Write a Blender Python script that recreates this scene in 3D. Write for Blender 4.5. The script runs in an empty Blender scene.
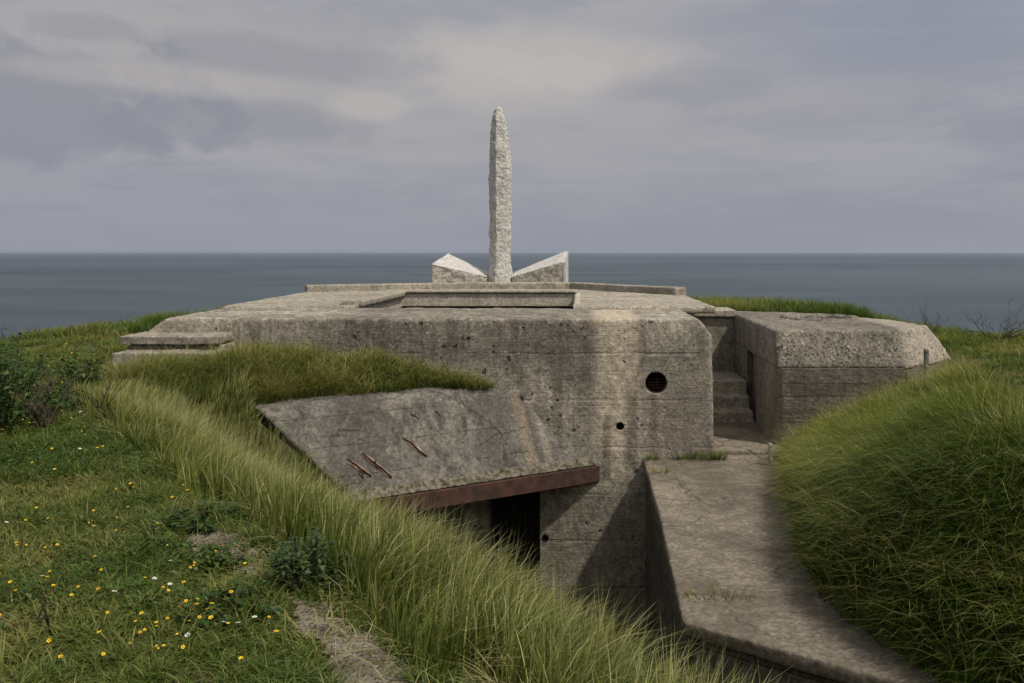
import bpy, bmesh, math, random
import numpy as np
from mathutils import Vector, Matrix

random.seed(7)
rng = np.random.default_rng(11)
S = bpy.context.scene
C = S.collection
R = math.radians

# ------------------------------------------------------------------ helpers: objects
def tag(o, label=None, cat=None, group=None, kind=None):
    if label: o['label'] = label
    if cat: o['category'] = cat
    if group: o['group'] = group
    if kind: o['kind'] = kind
    return o

def empty(name, loc, label, cat, group=None):
    o = bpy.data.objects.new(name, None)
    C.objects.link(o)
    o.location = loc
    o.empty_display_size = .2
    return tag(o, label, cat, group)

def link(name, me, mats, parent=None, local=False):
    o = bpy.data.objects.new(name, me)
    for m in (mats if isinstance(mats, (list, tuple)) else [mats]):
        me.materials.append(m)
    C.objects.link(o)
    if parent:
        o.parent = parent
        if not local:                       # mesh is modelled in world space
            o.matrix_parent_inverse = Matrix.Translation(-parent.location)     # meshes sit at the origin, empties at their base
    return o

def bm_mesh(bm, smooth=False):
    bmesh.ops.recalc_face_normals(bm, faces=bm.faces[:])
    me = bpy.data.meshes.new('m')
    bm.to_mesh(me); bm.free()
    if smooth: me.polygons.foreach_set('use_smooth', [True] * len(me.polygons))
    return me

def loft(bm, loops, cap=True):
    """closed loops with the same vertex count, joined into a solid"""
    vs = [[bm.verts.new(p) for p in l] for l in loops]
    n = len(vs[0])
    for a, b in zip(vs, vs[1:]):
        for i in range(n):
            bm.faces.new((a[i], a[(i + 1) % n], b[(i + 1) % n], b[i]))
    if cap:
        bm.faces.new(vs[0][::-1]); bm.faces.new(vs[-1])
    return vs

def box(bm, x0, x1, y0, y1, z0, z1):
    loft(bm, [[(x0, y0, z), (x1, y0, z), (x1, y1, z), (x0, y1, z)] for z in (z0, z1)])

def prism(bm, plan, z0, z1):
    loft(bm, [[(x, y, z0) for x, y in plan], [(x, y, z1) for x, y in plan]])

def tube(bm, pts, r0, r1=None, n=6, cap=True):
    r1 = r0 if r1 is None else r1
    loops = []
    pts = [Vector(p) for p in pts]
    for i, p in enumerate(pts):
        d = (pts[min(i + 1, len(pts) - 1)] - pts[max(i - 1, 0)]).normalized()
        a = d.cross(Vector((0.31, 0.2, 0.93))); a.normalize()
        if a.length < .5: a = Vector((1, 0, 0))
        b = d.cross(a)
        r = r0 + (r1 - r0) * i / max(1, len(pts) - 1)
        loops.append([p + (a * math.cos(t) + b * math.sin(t)) * r for t in [2 * math.pi * k / n for k in range(n)]])
    loft(bm, loops, cap)

# ------------------------------------------------------------------ helpers: noise in numpy
def _h(ix, iy, iz):
    n = (ix * 374761393 + iy * 668265263 + iz * 2147483647 + 1013904223).astype(np.int64)
    n = (n ^ (n >> 13)) * 1274126177
    n = n ^ (n >> 16)
    return (n & 0xFFFFFF).astype(np.float64) / 0xFFFFFF

def vnoise(x, y, z=None):
    x = np.asarray(x, float); y = np.asarray(y, float)
    z = np.zeros_like(x) if z is None else np.asarray(z, float)
    x, y, z = np.broadcast_arrays(x, y, z)
    ix, iy, iz = (np.floor(a).astype(np.int64) for a in (x, y, z))
    fx, fy, fz = x - ix, y - iy, z - iz
    fx, fy, fz = (f * f * (3 - 2 * f) for f in (fx, fy, fz))
    r = 0
    for dx in (0, 1):
        for dy in (0, 1):
            for dz in (0, 1):
                w = (fx if dx else 1 - fx) * (fy if dy else 1 - fy) * (fz if dz else 1 - fz)
                r = r + w * _h(ix + dx, iy + dy, iz + dz)
    return r * 2 - 1

def fbm(x, y, z=None, o=4):
    s = 0; a = 1; t = 0
    for k in range(o):
        m = 2.03 ** k
        s = s + a * vnoise(np.asarray(x) * m + 17.3 * k, np.asarray(y) * m + 5.1 * k, None if z is None else np.asarray(z) * m)
        t += a; a *= .5
    return s / t

def sstep(a, b, x):
    t = np.clip((x - a) / (b - a), 0, 1)
    return t * t * (3 - 2 * t)

def weather(o, voxel=.035, amp=.012, scale=5.0, fine=.004, smooth=2, cutters=(), chips=0.0):
    """poured concrete: melt the solid into one skin, wear its edges, roughen it, then cut clean openings"""
    m = o.modifiers.new('r', 'REMESH'); m.mode = 'VOXEL'; m.voxel_size = voxel
    dg = bpy.context.evaluated_depsgraph_get()
    me = bpy.data.meshes.new_from_object(o.evaluated_get(dg))
    o.modifiers.clear()
    n = len(me.vertices)
    co = np.empty(n * 3); me.vertices.foreach_get('co', co); co = co.reshape(-1, 3)
    ne = len(me.edges); e = np.empty(ne * 2, int); me.edges.foreach_get('vertices', e); e = e.reshape(-1, 2)
    deg = np.bincount(e.ravel(), minlength=n)[:, None]
    for _ in range(smooth):
        acc = np.zeros_like(co)
        for k in range(3):
            acc[:, k] = np.bincount(e[:, 0], co[e[:, 1], k], n) + np.bincount(e[:, 1], co[e[:, 0], k], n)
        co = co * .5 + acc / np.maximum(deg, 1) * .5
    me.vertices.foreach_set('co', co.ravel()); me.update()
    nr = np.empty(n * 3); me.vertices.foreach_get('normal', nr); nr = nr.reshape(-1, 3)
    p = co * scale
    d = fbm(p[:, 0], p[:, 1], p[:, 2], 3) * amp + vnoise(p[:, 0] * 7, p[:, 1] * 7, p[:, 2] * 7) * fine
    if chips:
        q = co * 3.1
        c = vnoise(q[:, 0] + 9, q[:, 1], q[:, 2]) + .5 * vnoise(q[:, 0] * 3, q[:, 1] * 3, q[:, 2] * 3)
        d -= chips * np.clip(c - .55, 0, 1)
    co = co + nr * d[:, None]
    me.vertices.foreach_set('co', co.ravel())
    me.polygons.foreach_set('use_smooth', np.ones(len(me.polygons), bool))
    old = o.data; mats = list(old.materials)
    o.data = me
    me.materials.clear()
    for mt in mats: me.materials.append(mt)
    for cb in cutters:
        cme = bm_mesh(cb)
        co_ = bpy.data.objects.new('cut', cme); C.objects.link(co_)
        b = o.modifiers.new('b', 'BOOLEAN'); b.operation = 'DIFFERENCE'; b.solver = 'EXACT'; b.object = co_
        dg = bpy.context.evaluated_depsgraph_get(); dg.update()
        me2 = bpy.data.meshes.new_from_object(o.evaluated_get(dg))
        o.modifiers.clear(); o.data = me2
        bpy.data.objects.remove(co_)
    return o

# ------------------------------------------------------------------ helpers: nodes
class NT:
    def __init__(s, name):
        s.m = bpy.data.materials.new(name); s.m.use_nodes = True
        s.t = s.m.node_tree; s.t.nodes.clear()
        s.out = s.t.nodes.new('ShaderNodeOutputMaterial')
    def n(s, kind, **kw):
        nd = s.t.nodes.new('ShaderNode' + kind)
        for k, v in kw.items():
            if k in nd.inputs.keys(): s.put(nd.inputs[k], v)
            else: setattr(nd, k, v)
        return nd
    def put(s, sock, v):
        if hasattr(v, 'is_linked') or hasattr(v, 'links'): s.t.links.new(v, sock)
        else: sock.default_value = v
    def pos(s): return s.n('TexCoord').outputs['Object']
    def scl(s, v, x, y, z):
        m = s.n('VectorMath', operation='MULTIPLY'); s.put(m.inputs[0], v); m.inputs[1].default_value = (x, y, z); return m.outputs[0]
    def noise(s, v, scale, det=5, rough=.6, dist=0):
        nd = s.n('TexNoise', Scale=scale, Detail=det, Roughness=rough, Distortion=dist)
        s.put(nd.inputs['Vector'], v); return nd.outputs['Fac']
    def vor(s, v, scale, feature='F1', out='Distance', rnd=1.0):
        nd = s.n('TexVoronoi', feature=feature, Scale=scale, Randomness=rnd); s.put(nd.inputs['Vector'], v); return nd.outputs[out]
    def rng(s, v, a, b, c=0., d=1., smooth=True):
        nd = s.n('MapRange'); nd.interpolation_type = 'SMOOTHSTEP' if smooth else 'LINEAR'
        s.put(nd.inputs[0], v)
        for i, q in enumerate((a, b, c, d)): nd.inputs[i + 1].default_value = q
        return nd.outputs[0]
    def mth(s, op, a, b=0., c=0.):
        nd = s.n('Math', operation=op)
        for i, q in enumerate((a, b, c)): s.put(nd.inputs[i], q)
        return nd.outputs[0]
    def mul(s, a, b): return s.mth('MULTIPLY', a, b)
    def add(s, a, b): return s.mth('ADD', a, b)
    def mix(s, f, a, b, mode='MIX'):
        nd = s.n('Mix', data_type='RGBA', blend_type=mode)
        s.put(nd.inputs[0], f)
        for i, q in ((6, a), (7, b)):
            s.put(nd.inputs[i], q if not isinstance(q, tuple) else (q + (1,))[:4])
        return nd.outputs[2]
    def sep(s, v):
        nd = s.n('SeparateXYZ'); s.put(nd.inputs[0], v); return nd.outputs
    def bsdf(s, col, rough=.9, spec=.3, bump=None, bs=.5, bd=.02):
        p = s.n('BsdfPrincipled'); s.put(p.inputs['Base Color'], col if not isinstance(col, tuple) else (col + (1,))[:4])
        s.put(p.inputs['Roughness'], rough); p.inputs['Specular IOR Level'].default_value = spec
        if bump is not None:
            b = s.n('Bump', Strength=bs, Distance=bd); s.put(b.inputs['Height'], bump); s.t.links.new(b.outputs[0], p.inputs['Normal'])
        s.t.links.new(p.outputs[0], s.out.inputs[0])
        return p

def concrete(name, mott=.55, light=(.34, .30, .255), dark=(.17, .148, .125), stain=(.075, .065, .056), streak=.6, pits=.5, pit_mask=.5,
             board=0.0, board_off=0.0, board_contrast=.0, lichen=.5, warm=None, masks=(), bs=.6, blotch=.7, cracks=0.0, agg=0.0, floorstain=0.0, topstain=None, pitbox=None):
    """masks: (x, z, half_x, half_z, soft, colour, amount) washes on the face, stains in the concrete, or sunlight painted on a chamfer"""
    t = NT(name); P = t.pos(); xyz = t.sep(P)
    nb = t.noise(P, blotch, 7, .68, .3); nm = t.noise(P, 5.5, 7, .7); nf = t.noise(P, 70, 3, .6)
    f = t.add(t.mul(nb, .55), t.mul(nm, .45))
    col = t.mix(t.rng(f, .38, .62), dark, light)
    # vertical rain streaks
    st = t.noise(t.scl(P, 2.6, 2.6, .16), 1.6, 6, .62, .2)
    st2 = t.noise(t.scl(P, 9, 9, .35), 1.2, 5, .6)
    sm = t.mul(t.rng(t.add(t.mul(st, .7), t.mul(st2, .3)), .46, .62), t.rng(nb, .30, .62))
    col = t.mix(t.mul(sm, streak), col, stain)
    ls = t.mul(t.rng(t.noise(t.scl(P, 4, 4, .12), 1.3, 5, .6), .60, .74), .35 * streak)
    col = t.mix(ls, col, tuple(c * 1.15 for c in light))
    if topstain:   # rain stains running down from the top edge
        z0, z1, amt = topstain
        run = t.noise(t.scl(P, 5.5, 5.5, .10), 1.5, 6, .65, .15); wide = t.noise(t.scl(P, .8, .8, .05), 1.4, 3, .5)
        fade = t.rng(t.add(xyz[2], t.mul(t.add(run, -.5), .9)), z0, z1)
        col = t.mix(t.mul(t.mul(t.rng(run, .42, .60), t.rng(wide, .36, .56)), t.mul(fade, amt)), col, stain)
    # dark algae blotches
    al = t.mul(t.rng(t.noise(P, 1.5, 9, .70, .6), .50, .66), .55 * streak + .15)
    col = t.mix(al, col, tuple(c * 1.25 for c in stain))
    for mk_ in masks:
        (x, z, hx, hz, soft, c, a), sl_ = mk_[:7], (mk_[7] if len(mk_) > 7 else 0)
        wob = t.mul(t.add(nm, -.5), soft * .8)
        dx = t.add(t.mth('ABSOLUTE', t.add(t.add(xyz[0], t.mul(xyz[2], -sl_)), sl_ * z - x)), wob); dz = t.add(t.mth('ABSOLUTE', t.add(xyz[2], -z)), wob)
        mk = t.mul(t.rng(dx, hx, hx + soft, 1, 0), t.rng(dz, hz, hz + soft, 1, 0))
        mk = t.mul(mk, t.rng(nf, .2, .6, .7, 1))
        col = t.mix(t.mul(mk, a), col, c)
    # fine sand grain
    col = t.mix(.55, col, t.mix(nf, (.25, .24, .23), (.75, .75, .74)), 'OVERLAY')
    g2 = t.noise(P, 22, 4, .7)
    col = t.mix(.6, col, t.mix(t.rng(g2, .25, .75), (.2, .2, .2), (.8, .8, .8)), 'OVERLAY')
    g3 = t.noise(P, 7.5, 8, .75)
    col = t.mix(mott, col, t.mix(t.rng(g3, .25, .75), (.2, .2, .2), (.8, .8, .8)), 'OVERLAY')
    h = t.add(t.mul(nm, .5), t.add(t.mul(nf, .16), t.mul(g2, .35)))
    if pits:
        pm = t.rng(t.noise(P, .9, 3, .5), pit_mask, pit_mask + .12)
        Pd = t.n('VectorMath', operation='ADD'); t.put(Pd.inputs[0], P)
        nv = t.n('TexNoise', Scale=9.0, Detail=3.0); t.put(nv.inputs['Vector'], P)
        nsc = t.n('VectorMath', operation='SCALE'); t.put(nsc.inputs[0], nv.outputs['Color']); nsc.inputs['Scale'].default_value = .13
        t.put(Pd.inputs[1], nsc.outputs[0])
        if pitbox:
            bx, bz, bhx, bhz = pitbox
            pm = t.mth('MAXIMUM', pm, t.mul(t.rng(t.mth('ABSOLUTE', t.add(xyz[0], -bx)), bhx * .5, bhx, 1, 0), t.rng(t.mth('ABSOLUTE', t.add(xyz[2], -bz)), bhz * .5, bhz, 1, 0)))
        spl = t.mul(t.rng(t.noise(P, 19, 5, .62), .655, .70), t.mth('MAXIMUM', t.rng(t.noise(P, 1.3, 4, .6), pit_mask + .04, pit_mask + .16), t.mul(pm, .8)))
        col = t.mix(t.mul(spl, .8 * pits), col, (.05, .042, .035)); h = t.add(h, t.mul(spl, -1.2 * pits))
        for sc_, th in ((5.2, .21), (9.0, .20)):
            v = t.vor(Pd.outputs[0], sc_)
            vc = t.sep(t.vor(Pd.outputs[0], sc_, out='Color'))
            hole = t.mul(t.mul(t.rng(v, th * .55, th, 1, 0), t.rng(vc[0], .55, .62)), pm)
            col = t.mix(t.mul(hole, .85 * pits), col, (.035, .028, .024))
            h = t.add(h, t.mul(hole, -1.6 * pits))
    if agg:   # exposed flint aggregate, worn smooth on the flat top
        Pn = t.n('VectorMath', operation='ADD'); t.put(Pn.inputs[0], P); nn_ = t.n('TexNoise', Scale=14.0); t.put(nn_.inputs['Vector'], P)
        ns_ = t.n('VectorMath', operation='SCALE'); t.put(ns_.inputs[0], nn_.outputs['Color']); ns_.inputs['Scale'].default_value = .06; t.put(Pn.inputs[1], ns_.outputs[0])
        v = t.vor(Pn.outputs[0], 22, out='Distance'); vc = t.sep(t.vor(Pn.outputs[0], 22, out='Color'))
        agg = t.mul(t.mul(t.rng(xyz[2], -1.30, -1.24, agg, agg * .2), t.rng(xyz[0], 5.2, 5.6, 1, .2)), t.rng(nm, .35, .6, .35, 1))
        col = t.mix(t.mul(t.mul(t.rng(v, .25, .45, 1, 0), t.rng(vc[0], .6, .7)), agg), col, (.34, .30, .255))
        col = t.mix(t.mul(t.mul(t.rng(v, .3, .5, 1, 0), t.rng(vc[1], .6, .7)), agg), col, (.05, .045, .04))
        h = t.add(h, t.mul(t.rng(v, .1, .6, 1, 0), t.mul(agg, .5)))
    if lichen:
        v = t.vor(P, 8.5); vc = t.sep(t.vor(P, 8.5, out='Color'))
        lk = t.mul(t.rng(v, .10, .24, 1, 0), t.rng(vc[1], .80, .86)); lk = t.mul(lk, t.rng(nf, .3, .6, .5, 1))
        col = t.mix(t.mul(lk, lichen), col, (.46, .42, .36))
    if board:
        zz = t.add(t.mul(t.add(xyz[2], board_off), 1 / board), t.mul(t.add(t.noise(t.scl(P, .6, .6, .6), 1), -.5), .10))
        fr = t.mth('FRACT', zz); fl = t.mth('FLOOR', zz)
        wn = t.n('TexWhiteNoise', noise_dimensions='1D'); t.put(wn.inputs['W'], fl)
        edge = t.rng(t.mth('ABSOLUTE', t.add(fr, -.5)), .455, .495)
        brk = t.rng(t.noise(t.scl(P, 1.2, 1.2, 8), 1.5, 4), .36, .55)
        edge = t.mul(edge, brk)
        col = t.mix(t.mul(edge, .75 * min(1, board_contrast + .12)), col, (.05, .043, .037))
        col = t.mix(t.mul(wn.outputs['Value'], board_contrast), col, tuple(c * .9 for c in stain))
        gr = t.noise(t.scl(P, 1.5, 1.5, 40), 1.2, 5, .6)
        col = t.mix(.5 * board_contrast + .1, col, t.mix(gr, (.2, .2, .2), (.8, .8, .8)), 'OVERLAY')
        h = t.add(h, t.add(t.mul(edge, -1.2 * min(1, board_contrast + .25)), t.mul(gr, .35)))
    if cracks:
        nv = t.n('TexNoise', Scale=3.0, Detail=6.0); t.put(nv.inputs['Vector'], P)
        Q = t.n('VectorMath', operation='ADD'); t.put(Q.inputs[0], P)
        nsc = t.n('VectorMath', operation='SCALE'); t.put(nsc.inputs[0], nv.outputs['Color']); nsc.inputs['Scale'].default_value = .35
        t.put(Q.inputs[1], nsc.outputs[0])
        v = t.vor(Q.outputs[0], .8, 'DISTANCE_TO_EDGE')
        ck = t.mul(t.rng(v, .004, .012, 1, 0), t.rng(nb, .45, .55))
        col = t.mix(t.mul(ck, cracks), col, (.04, .034, .03)); h = t.add(h, t.mul(ck, -1.0))
    if floorstain:
        a = t.rng(t.noise(t.scl(P, 1, .8, 1), .9, 8, .7, .8), .44, .60)
        col = t.mix(t.mul(a, floorstain), col, (.085, .068, .052))
        b = t.rng(t.noise(P, 14, 6, .75), .60, .70)
        col = t.mix(t.mul(b, .5), col, (.30, .27, .23))
    t.bsdf(col, .93, .2, h, bs, .03)
    return t.m

def plain(name, c, rough=.7, c2=None, scale=20, spec=.3, bump=0., metal=0.):
    t = NT(name); P = t.pos()
    n = t.noise(P, scale, 6, .65)
    p = t.bsdf(t.mix(t.rng(n, .35, .65), c, c2 or tuple(x * .6 for x in c)), rough, spec, n if bump else None, bump, .01)
    p.inputs['Metallic'].default_value = metal
    return t.m

def leafmat(name, tint=(1, 1, 1), transl=.35, rough=.55):
    t = NT(name)
    a = t.n('Attribute', attribute_name='Col').outputs['Color']
    col = t.mix(1.0, a, tint, 'MULTIPLY')
    d = t.n('BsdfPrincipled', Roughness=rough); t.put(d.inputs['Base Color'], col); d.inputs['Specular IOR Level'].default_value = .25
    tr = t.n('BsdfTranslucent'); t.put(tr.inputs['Color'], t.mix(1.0, col, (1.05, 1.1, .55), 'MULTIPLY'))
    mx = t.n('MixShader'); mx.inputs[0].default_value = transl
    t.t.links.new(d.outputs[0], mx.inputs[1]); t.t.links.new(tr.outputs[0], mx.inputs[2])
    t.t.links.new(mx.outputs[0], t.out.inputs[0])
    return t.m

# ------------------------------------------------------------------ camera, light, sky
cam = bpy.data.cameras.new('camera'); co = bpy.data.objects.new('camera', cam); C.objects.link(co)
cam.sensor_width = 36; cam.lens = 900 / 1024 * 36
cam.shift_x = -68 / 1024; cam.shift_y = -(341.5 - 251.5) / 1024
cam.clip_start = .05; cam.clip_end = 90000
co.location = (0, 0, 0); co.rotation_euler = (R(90), 0, 0)
S.camera = co
sunv = Vector((1.9, -1.3, 3.4)).normalized()
sl = bpy.data.lights.new('sun', 'SUN'); so = bpy.data.objects.new('sun', sl); C.objects.link(so)
so.rotation_euler = sunv.to_track_quat('Z', 'Y').to_euler()
sl.energy = 2.9; sl.angle = R(2.2); sl.color = (1, .94, .84)
S.view_settings.view_transform = 'Standard'; S.view_settings.look = 'None'
S.view_settings.exposure = 0.12; S.view_settings.gamma = 1

W = bpy.data.worlds.new('World'); S.world = W; W.use_nodes = True
class WT(NT):
    def __init__(s, tree): s.t = tree; s.t.nodes.clear()
w = WT(W.node_tree)
out = w.n('OutputWorld'); bg = w.n('Background'); bg.inputs['Strength'].default_value = .1
sky = w.n('TexSky', sky_type='NISHITA'); sky.sun_disc = False
sky.sun_elevation = math.asin(sunv.z); sky.sun_rotation = math.atan2(sunv.x, sunv.y)
sky.air_density = 1.0; sky.dust_density = 2.0; sky.altitude = 30
D = w.n('TexCoord').outputs['Generated']; d = w.sep(D)
el = w.mth('ARCSINE', d[2]); az = w.mth('ARCTAN2', d[0], d[1])
cv = w.n('CombineXYZ'); w.put(cv.inputs[0], w.mul(az, 1.0)); w.put(cv.inputs[1], w.mul(el, 2.6)); V = cv.outputs[0]
def blob(a0, e0, wa, we, hard=.35, wob=.5):
    """a soft cloud of irregular outline at a compass bearing and height in the sky (degrees)"""
    nz = w.add(w.noise(w.scl(V, 1, .55, 1), 11.0, 9, .60, .5), -.5)
    x = w.mul(w.add(az, -R(a0)), 1 / R(wa)); y = w.mul(w.add(el, -R(e0)), 1 / R(we))
    r = w.mth('SQRT', w.add(w.mul(x, x), w.mul(y, y)))
    return w.rng(w.add(r, w.mul(nz, -2 * wob)), 1 - hard, 1 + hard, 1, 0)
ground_grey = (2.35, 2.42, 2.86)
n1 = w.noise(V, 3.2, 9, .60, .4); n2 = w.noise(w.scl(V, 1, 2.6, 1), 4.5, 8, .62, .6)
col = w.mix(w.rng(w.add(w.mul(n1, .5), w.mul(n2, .5)), .41, .59), (2.62, 2.78, 3.32), (3.45, 3.48, 3.80))
hz = w.rng(el, 0.0, R(9), 1, 0)
col = w.mix(w.mul(hz, .75), col, (2.66, 2.80, 3.28))
# bearing, height, half width, half height in degrees, then edge softness
def cloud(col, a0, e0, wa, we, c, amt, hard=.35, wob=.5):
    return w.mix(w.mul(blob(a0, e0, wa, we, hard, wob), amt), col, c)
LIGHT = (4.5, 4.2, 4.05); GREYD = (2.3, 2.42, 2.92); GREYM = (2.7, 2.75, 3.15)
col = cloud(col, 1, 10, 20, 6, (3.55, 3.5, 3.65), .7, .7)
col = cloud(col, -25, 10.5, 16, 4.2, (3.75, 3.6, 3.6), .75, .5, .5)
col = cloud(col, -2.5, 11.8, 9, 1.9, LIGHT, .75, .45, .7)
col = cloud(col, -4.0, 10.2, 5, 1.6, LIGHT, .45, .6, .7)
col = cloud(col, -36, 8.0, 14, 3.3, GREYD, .68, .26, 1.1)
col = cloud(col, -22, 7.6, 8, 1.5, GREYD, .5, .3, 1.1)
col = cloud(col, -17.5, 11.4, 7, 1.25, GREYD, .45, .42, 1.3)
col = cloud(col, -13.0, 9.0, 2.6, .9, LIGHT, .6, .45, 1.1)
col = cloud(col, -29, 12.3, 3.0, .8, GREYD, .4, .4, 1.1)
col = cloud(col, -6.5, 6.3, 4.5, .8, (3.7, 3.5, 3.6), .55, .5, .9)
col = cloud(col, 7, 10.3, 5, 1.1, GREYD, .35, .45, 1.3)
col = cloud(col, 13, 8.2, 4.5, .7, GREYD, .3, .4, 1.2)
col = cloud(col, 20, 13.5, 10, 3.5, (2.35, 2.65, 3.4), .6, .7, .7)
col = cloud(col, 17, 9.5, 6, 1.2, (3.5, 3.35, 3.55), .4, .5, .9)
col = cloud(col, -1.0, 11.2, 3.2, 1.0, (4.6, 4.35, 4.25), .45, .3, 1.2)
col = cloud(col, -5.5, 11.9, 2.6, .8, (4.6, 4.35, 4.25), .4, .3, 1.2)
col = cloud(col, -25, 9.9, 8, .8, (4.3, 4.05, 3.95), .45, .4, 1.2)
# thin places where the blue above shows
thin = w.mul(w.rng(w.noise(V, 2.4, 6, .6, .5), .55, .75), w.rng(el, R(9), R(22)))
col = w.mix(w.mul(thin, .35), col, sky.outputs[0])
# bright cloud glow added round the unseen sun to lift the ambient light
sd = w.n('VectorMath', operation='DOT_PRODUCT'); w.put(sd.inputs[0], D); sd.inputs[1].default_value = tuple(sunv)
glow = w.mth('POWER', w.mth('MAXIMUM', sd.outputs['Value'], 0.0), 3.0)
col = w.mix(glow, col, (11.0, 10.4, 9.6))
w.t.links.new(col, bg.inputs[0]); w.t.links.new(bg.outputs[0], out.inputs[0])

# ------------------------------------------------------------------ the lie of the land (z = 0 is eye level)
def bank_s(x, y):
    s = (x + 3.96) * .791 + (y - 7.7) * .611
    return s - np.maximum(0, y - 10.3) * .58 + .12 * sstep(5.5, 7, y) + fbm(x * .9, y * .9, o=2) * .12

def foot_x(y):
    return np.interp(y, [0, 4, 6, 6.8, 7.8, 9, 11, 13, 13.6, 13.9, 18, 19], [3.4, 3.3, 2.75, 2.42, 2.13, 2.2, 2.55, 2.92, 3.05, 3.3, 3.4, 3.4])

def H(x, y):
    x = np.asarray(x, float); y = np.asarray(y, float)
    bump = fbm(x * .55, y * .55, o=3) * .07 + fbm(x * 2.5, y * 2.5, o=2) * .025
    plateau = -1.60 + 0 * x
    plateau = plateau + .22 * sstep(13.5, 18, y) * sstep(-6, -8.5, x) + .22 * sstep(17.5, 19, y) * sstep(2.0, 2.6, x) * sstep(8.2, 5.6, x)
    plateau = plateau - .12 * sstep(3.9, 4.6, x) * sstep(14, 12, y)
    plateau = plateau - .16 * sstep(5.8, 6.8, x) * sstep(13, 16, y)
    s = bank_s(x, y)
    drop = -.60 * np.clip(s / 1.2, 0, 1) ** 1.2 - .98 * np.maximum(0, s - 1.2)
    zl = np.maximum(plateau + drop, -5.6)
    d = x - foot_x(y)
    d = d + 6 * sstep(17.8, 18.8, y)
    m = np.interp(y, [4, 6, 8, 9, 11, 13, 14, 20], [.90, .86, .76, .70, .54, .45, .44, .5])
    rise = -3.1 + np.interp(y, [10, 12.5], [.20, .03]) * sstep(-.05, .35, d) + m * np.maximum(d, 0)
    top = plateau
    k = .35
    hh = np.clip(.5 + .5 * (top - rise) / k, 0, 1)
    zr = top * (1 - hh) + rise * hh - k * hh * (1 - hh)
    zr = np.where(d < 0, -3.35 - 3.0 * np.minimum(1, -d * 2.0), zr)
    z = np.maximum(zl, zr) + bump * np.where((d < .3) & (d > -1), .4, 1)
    z = z + .20 * (fbm(x * .95 + 11, y * .95, o=2)) * sstep(.3, .9, d) * (y > 4) * (y < 13)
    al_ = (x + 1.08) * (-.844) + (y - 13.6) * (-.536); cx_ = (x + 1.08) * (-.536) + (y - 13.6) * .844
    ae = 3.73 + 1.39 * np.clip(cx_, -.9, 0)      # left end of the canopy
    lip = -2.12 - 1.50 * np.clip(-cx_, -.2, .9) - .55 * np.maximum(0, al_ - ae - .1)
    z = np.where((al_ > ae - .12) & (cx_ < .45) & (cx_ > -.95) & (al_ < ae + 1.6), np.maximum(z, lip), z)
    # where the bunker is sunk into the ground
    inside = (x > -6.1) & (x < np.where(y > 18.6, 2.3, 3.06)) & (y > 14.2) & (y < 24.6)
    inside |= (x > -4.2) & (x < 3.06) & (y > 13.75) & (y < 18.6)
    z = np.where(inside, -5.6, z)
    # cliff towards the sea
    edge = np.interp(x, [-60, -30, -13, -10, -6.9, -4, 0, 3, 5.8, 8.5, 12, 30, 60], [-30, -8, 11, 15.4, 19.6, 25.5, 28, 23.5, 20.6, 18.2, 16.4, 8, -20])
    e = y - edge + fbm(x * .6, y * .6, o=3) * .9
    z = z - np.where(e > 0, .25 * e + 1.5 * np.maximum(0, e - .8), 0) 
    return np.maximum(z, -33.5)

def Hs(x, y): return float(H(np.array([x]), np.array([y]))[0])

def axis(a, b, st, outer_lo, outer_hi):
    core = np.arange(a, b + st / 2, st)
    lo = a - np.cumsum(st * 1.18 ** np.arange(1, 200)); lo = lo[lo > outer_lo][::-1]
    hi = b + np.cumsum(st * 1.18 ** np.arange(1, 200)); hi = hi[hi < outer_hi]
    return np.concatenate([lo, core, hi])
gx = axis(-13, 10, .12, -260, 260); gy = axis(2, 25, .12, -300, 60)
X, Y = np.meshgrid(gx, gy); Z = H(X, Y)
nx, ny = len(gx), len(gy)
me = bpy.data.meshes.new('ground')
idx = np.arange(nx * ny).reshape(ny, nx)
quads = np.stack([idx[:-1, :-1], idx[:-1, 1:], idx[1:, 1:], idx[1:, :-1]], -1).reshape(-1, 4)
me.vertices.add(nx * ny); me.vertices.foreach_set('co', np.stack([X, Y, Z], -1).ravel())
me.loops.add(quads.size); me.loops.foreach_set('vertex_index', quads.ravel())
me.polygons.add(len(quads)); me.polygons.foreach_set('loop_start', np.arange(0, quads.size, 4)); me.polygons.foreach_set('loop_total', np.full(len(quads), 4))
me.polygons.foreach_set('use_smooth', np.ones(len(quads), bool)); me.update(); me.validate()
t = NT('turf_soil'); P = t.pos()
na = t.noise(P, 1.3, 8, .65); nb_ = t.noise(P, 14, 6, .7)
c = t.mix(t.rng(na, .4, .62), (.050, .066, .018), (.105, .090, .042))
c = t.mix(.6, c, t.mix(nb_, (.2, .2, .2), (.8, .8, .8)), 'OVERLAY')
t.bsdf(c, .95, .1, nb_, .8, .05)
M_ground = t.m
g = link('ground', me, M_ground); tag(g, kind='structure')

# worn path along the edge of the bank
PATH = [(-3.5, 7.0, -.05), (-2.75, 5.85, -.03), (-2.22, 5.15, .05), (-1.95, 4.85, .12), (-1.66, 4.5, .06), (-1.45, 4.2, -.04), (-1.22, 3.95, .07), (-.95, 3.60, .11), (-.66, 3.2, .12), (-.25, 2.6, .12), (.3, 1.8, .12)]
def path_d(x, y):
    """how far inside the worn path a point is (positive inside)"""
    best = np.full(np.shape(x), -9.0)
    for (x0, y0, w0), (x1, y1, w1) in zip(PATH, PATH[1:]):
        dx, dy = x1 - x0, y1 - y0
        tt = np.clip(((x - x0) * dx + (y - y0) * dy) / (dx * dx + dy * dy), 0, 1)
        dd = np.hypot(x - x0 - tt * dx, y - y0 - tt * dy)
        best = np.maximum(best, w0 + (w1 - w0) * tt - dd)
    return best + fbm(x * 3.5, y * 3.5, o=3) * .16
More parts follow.
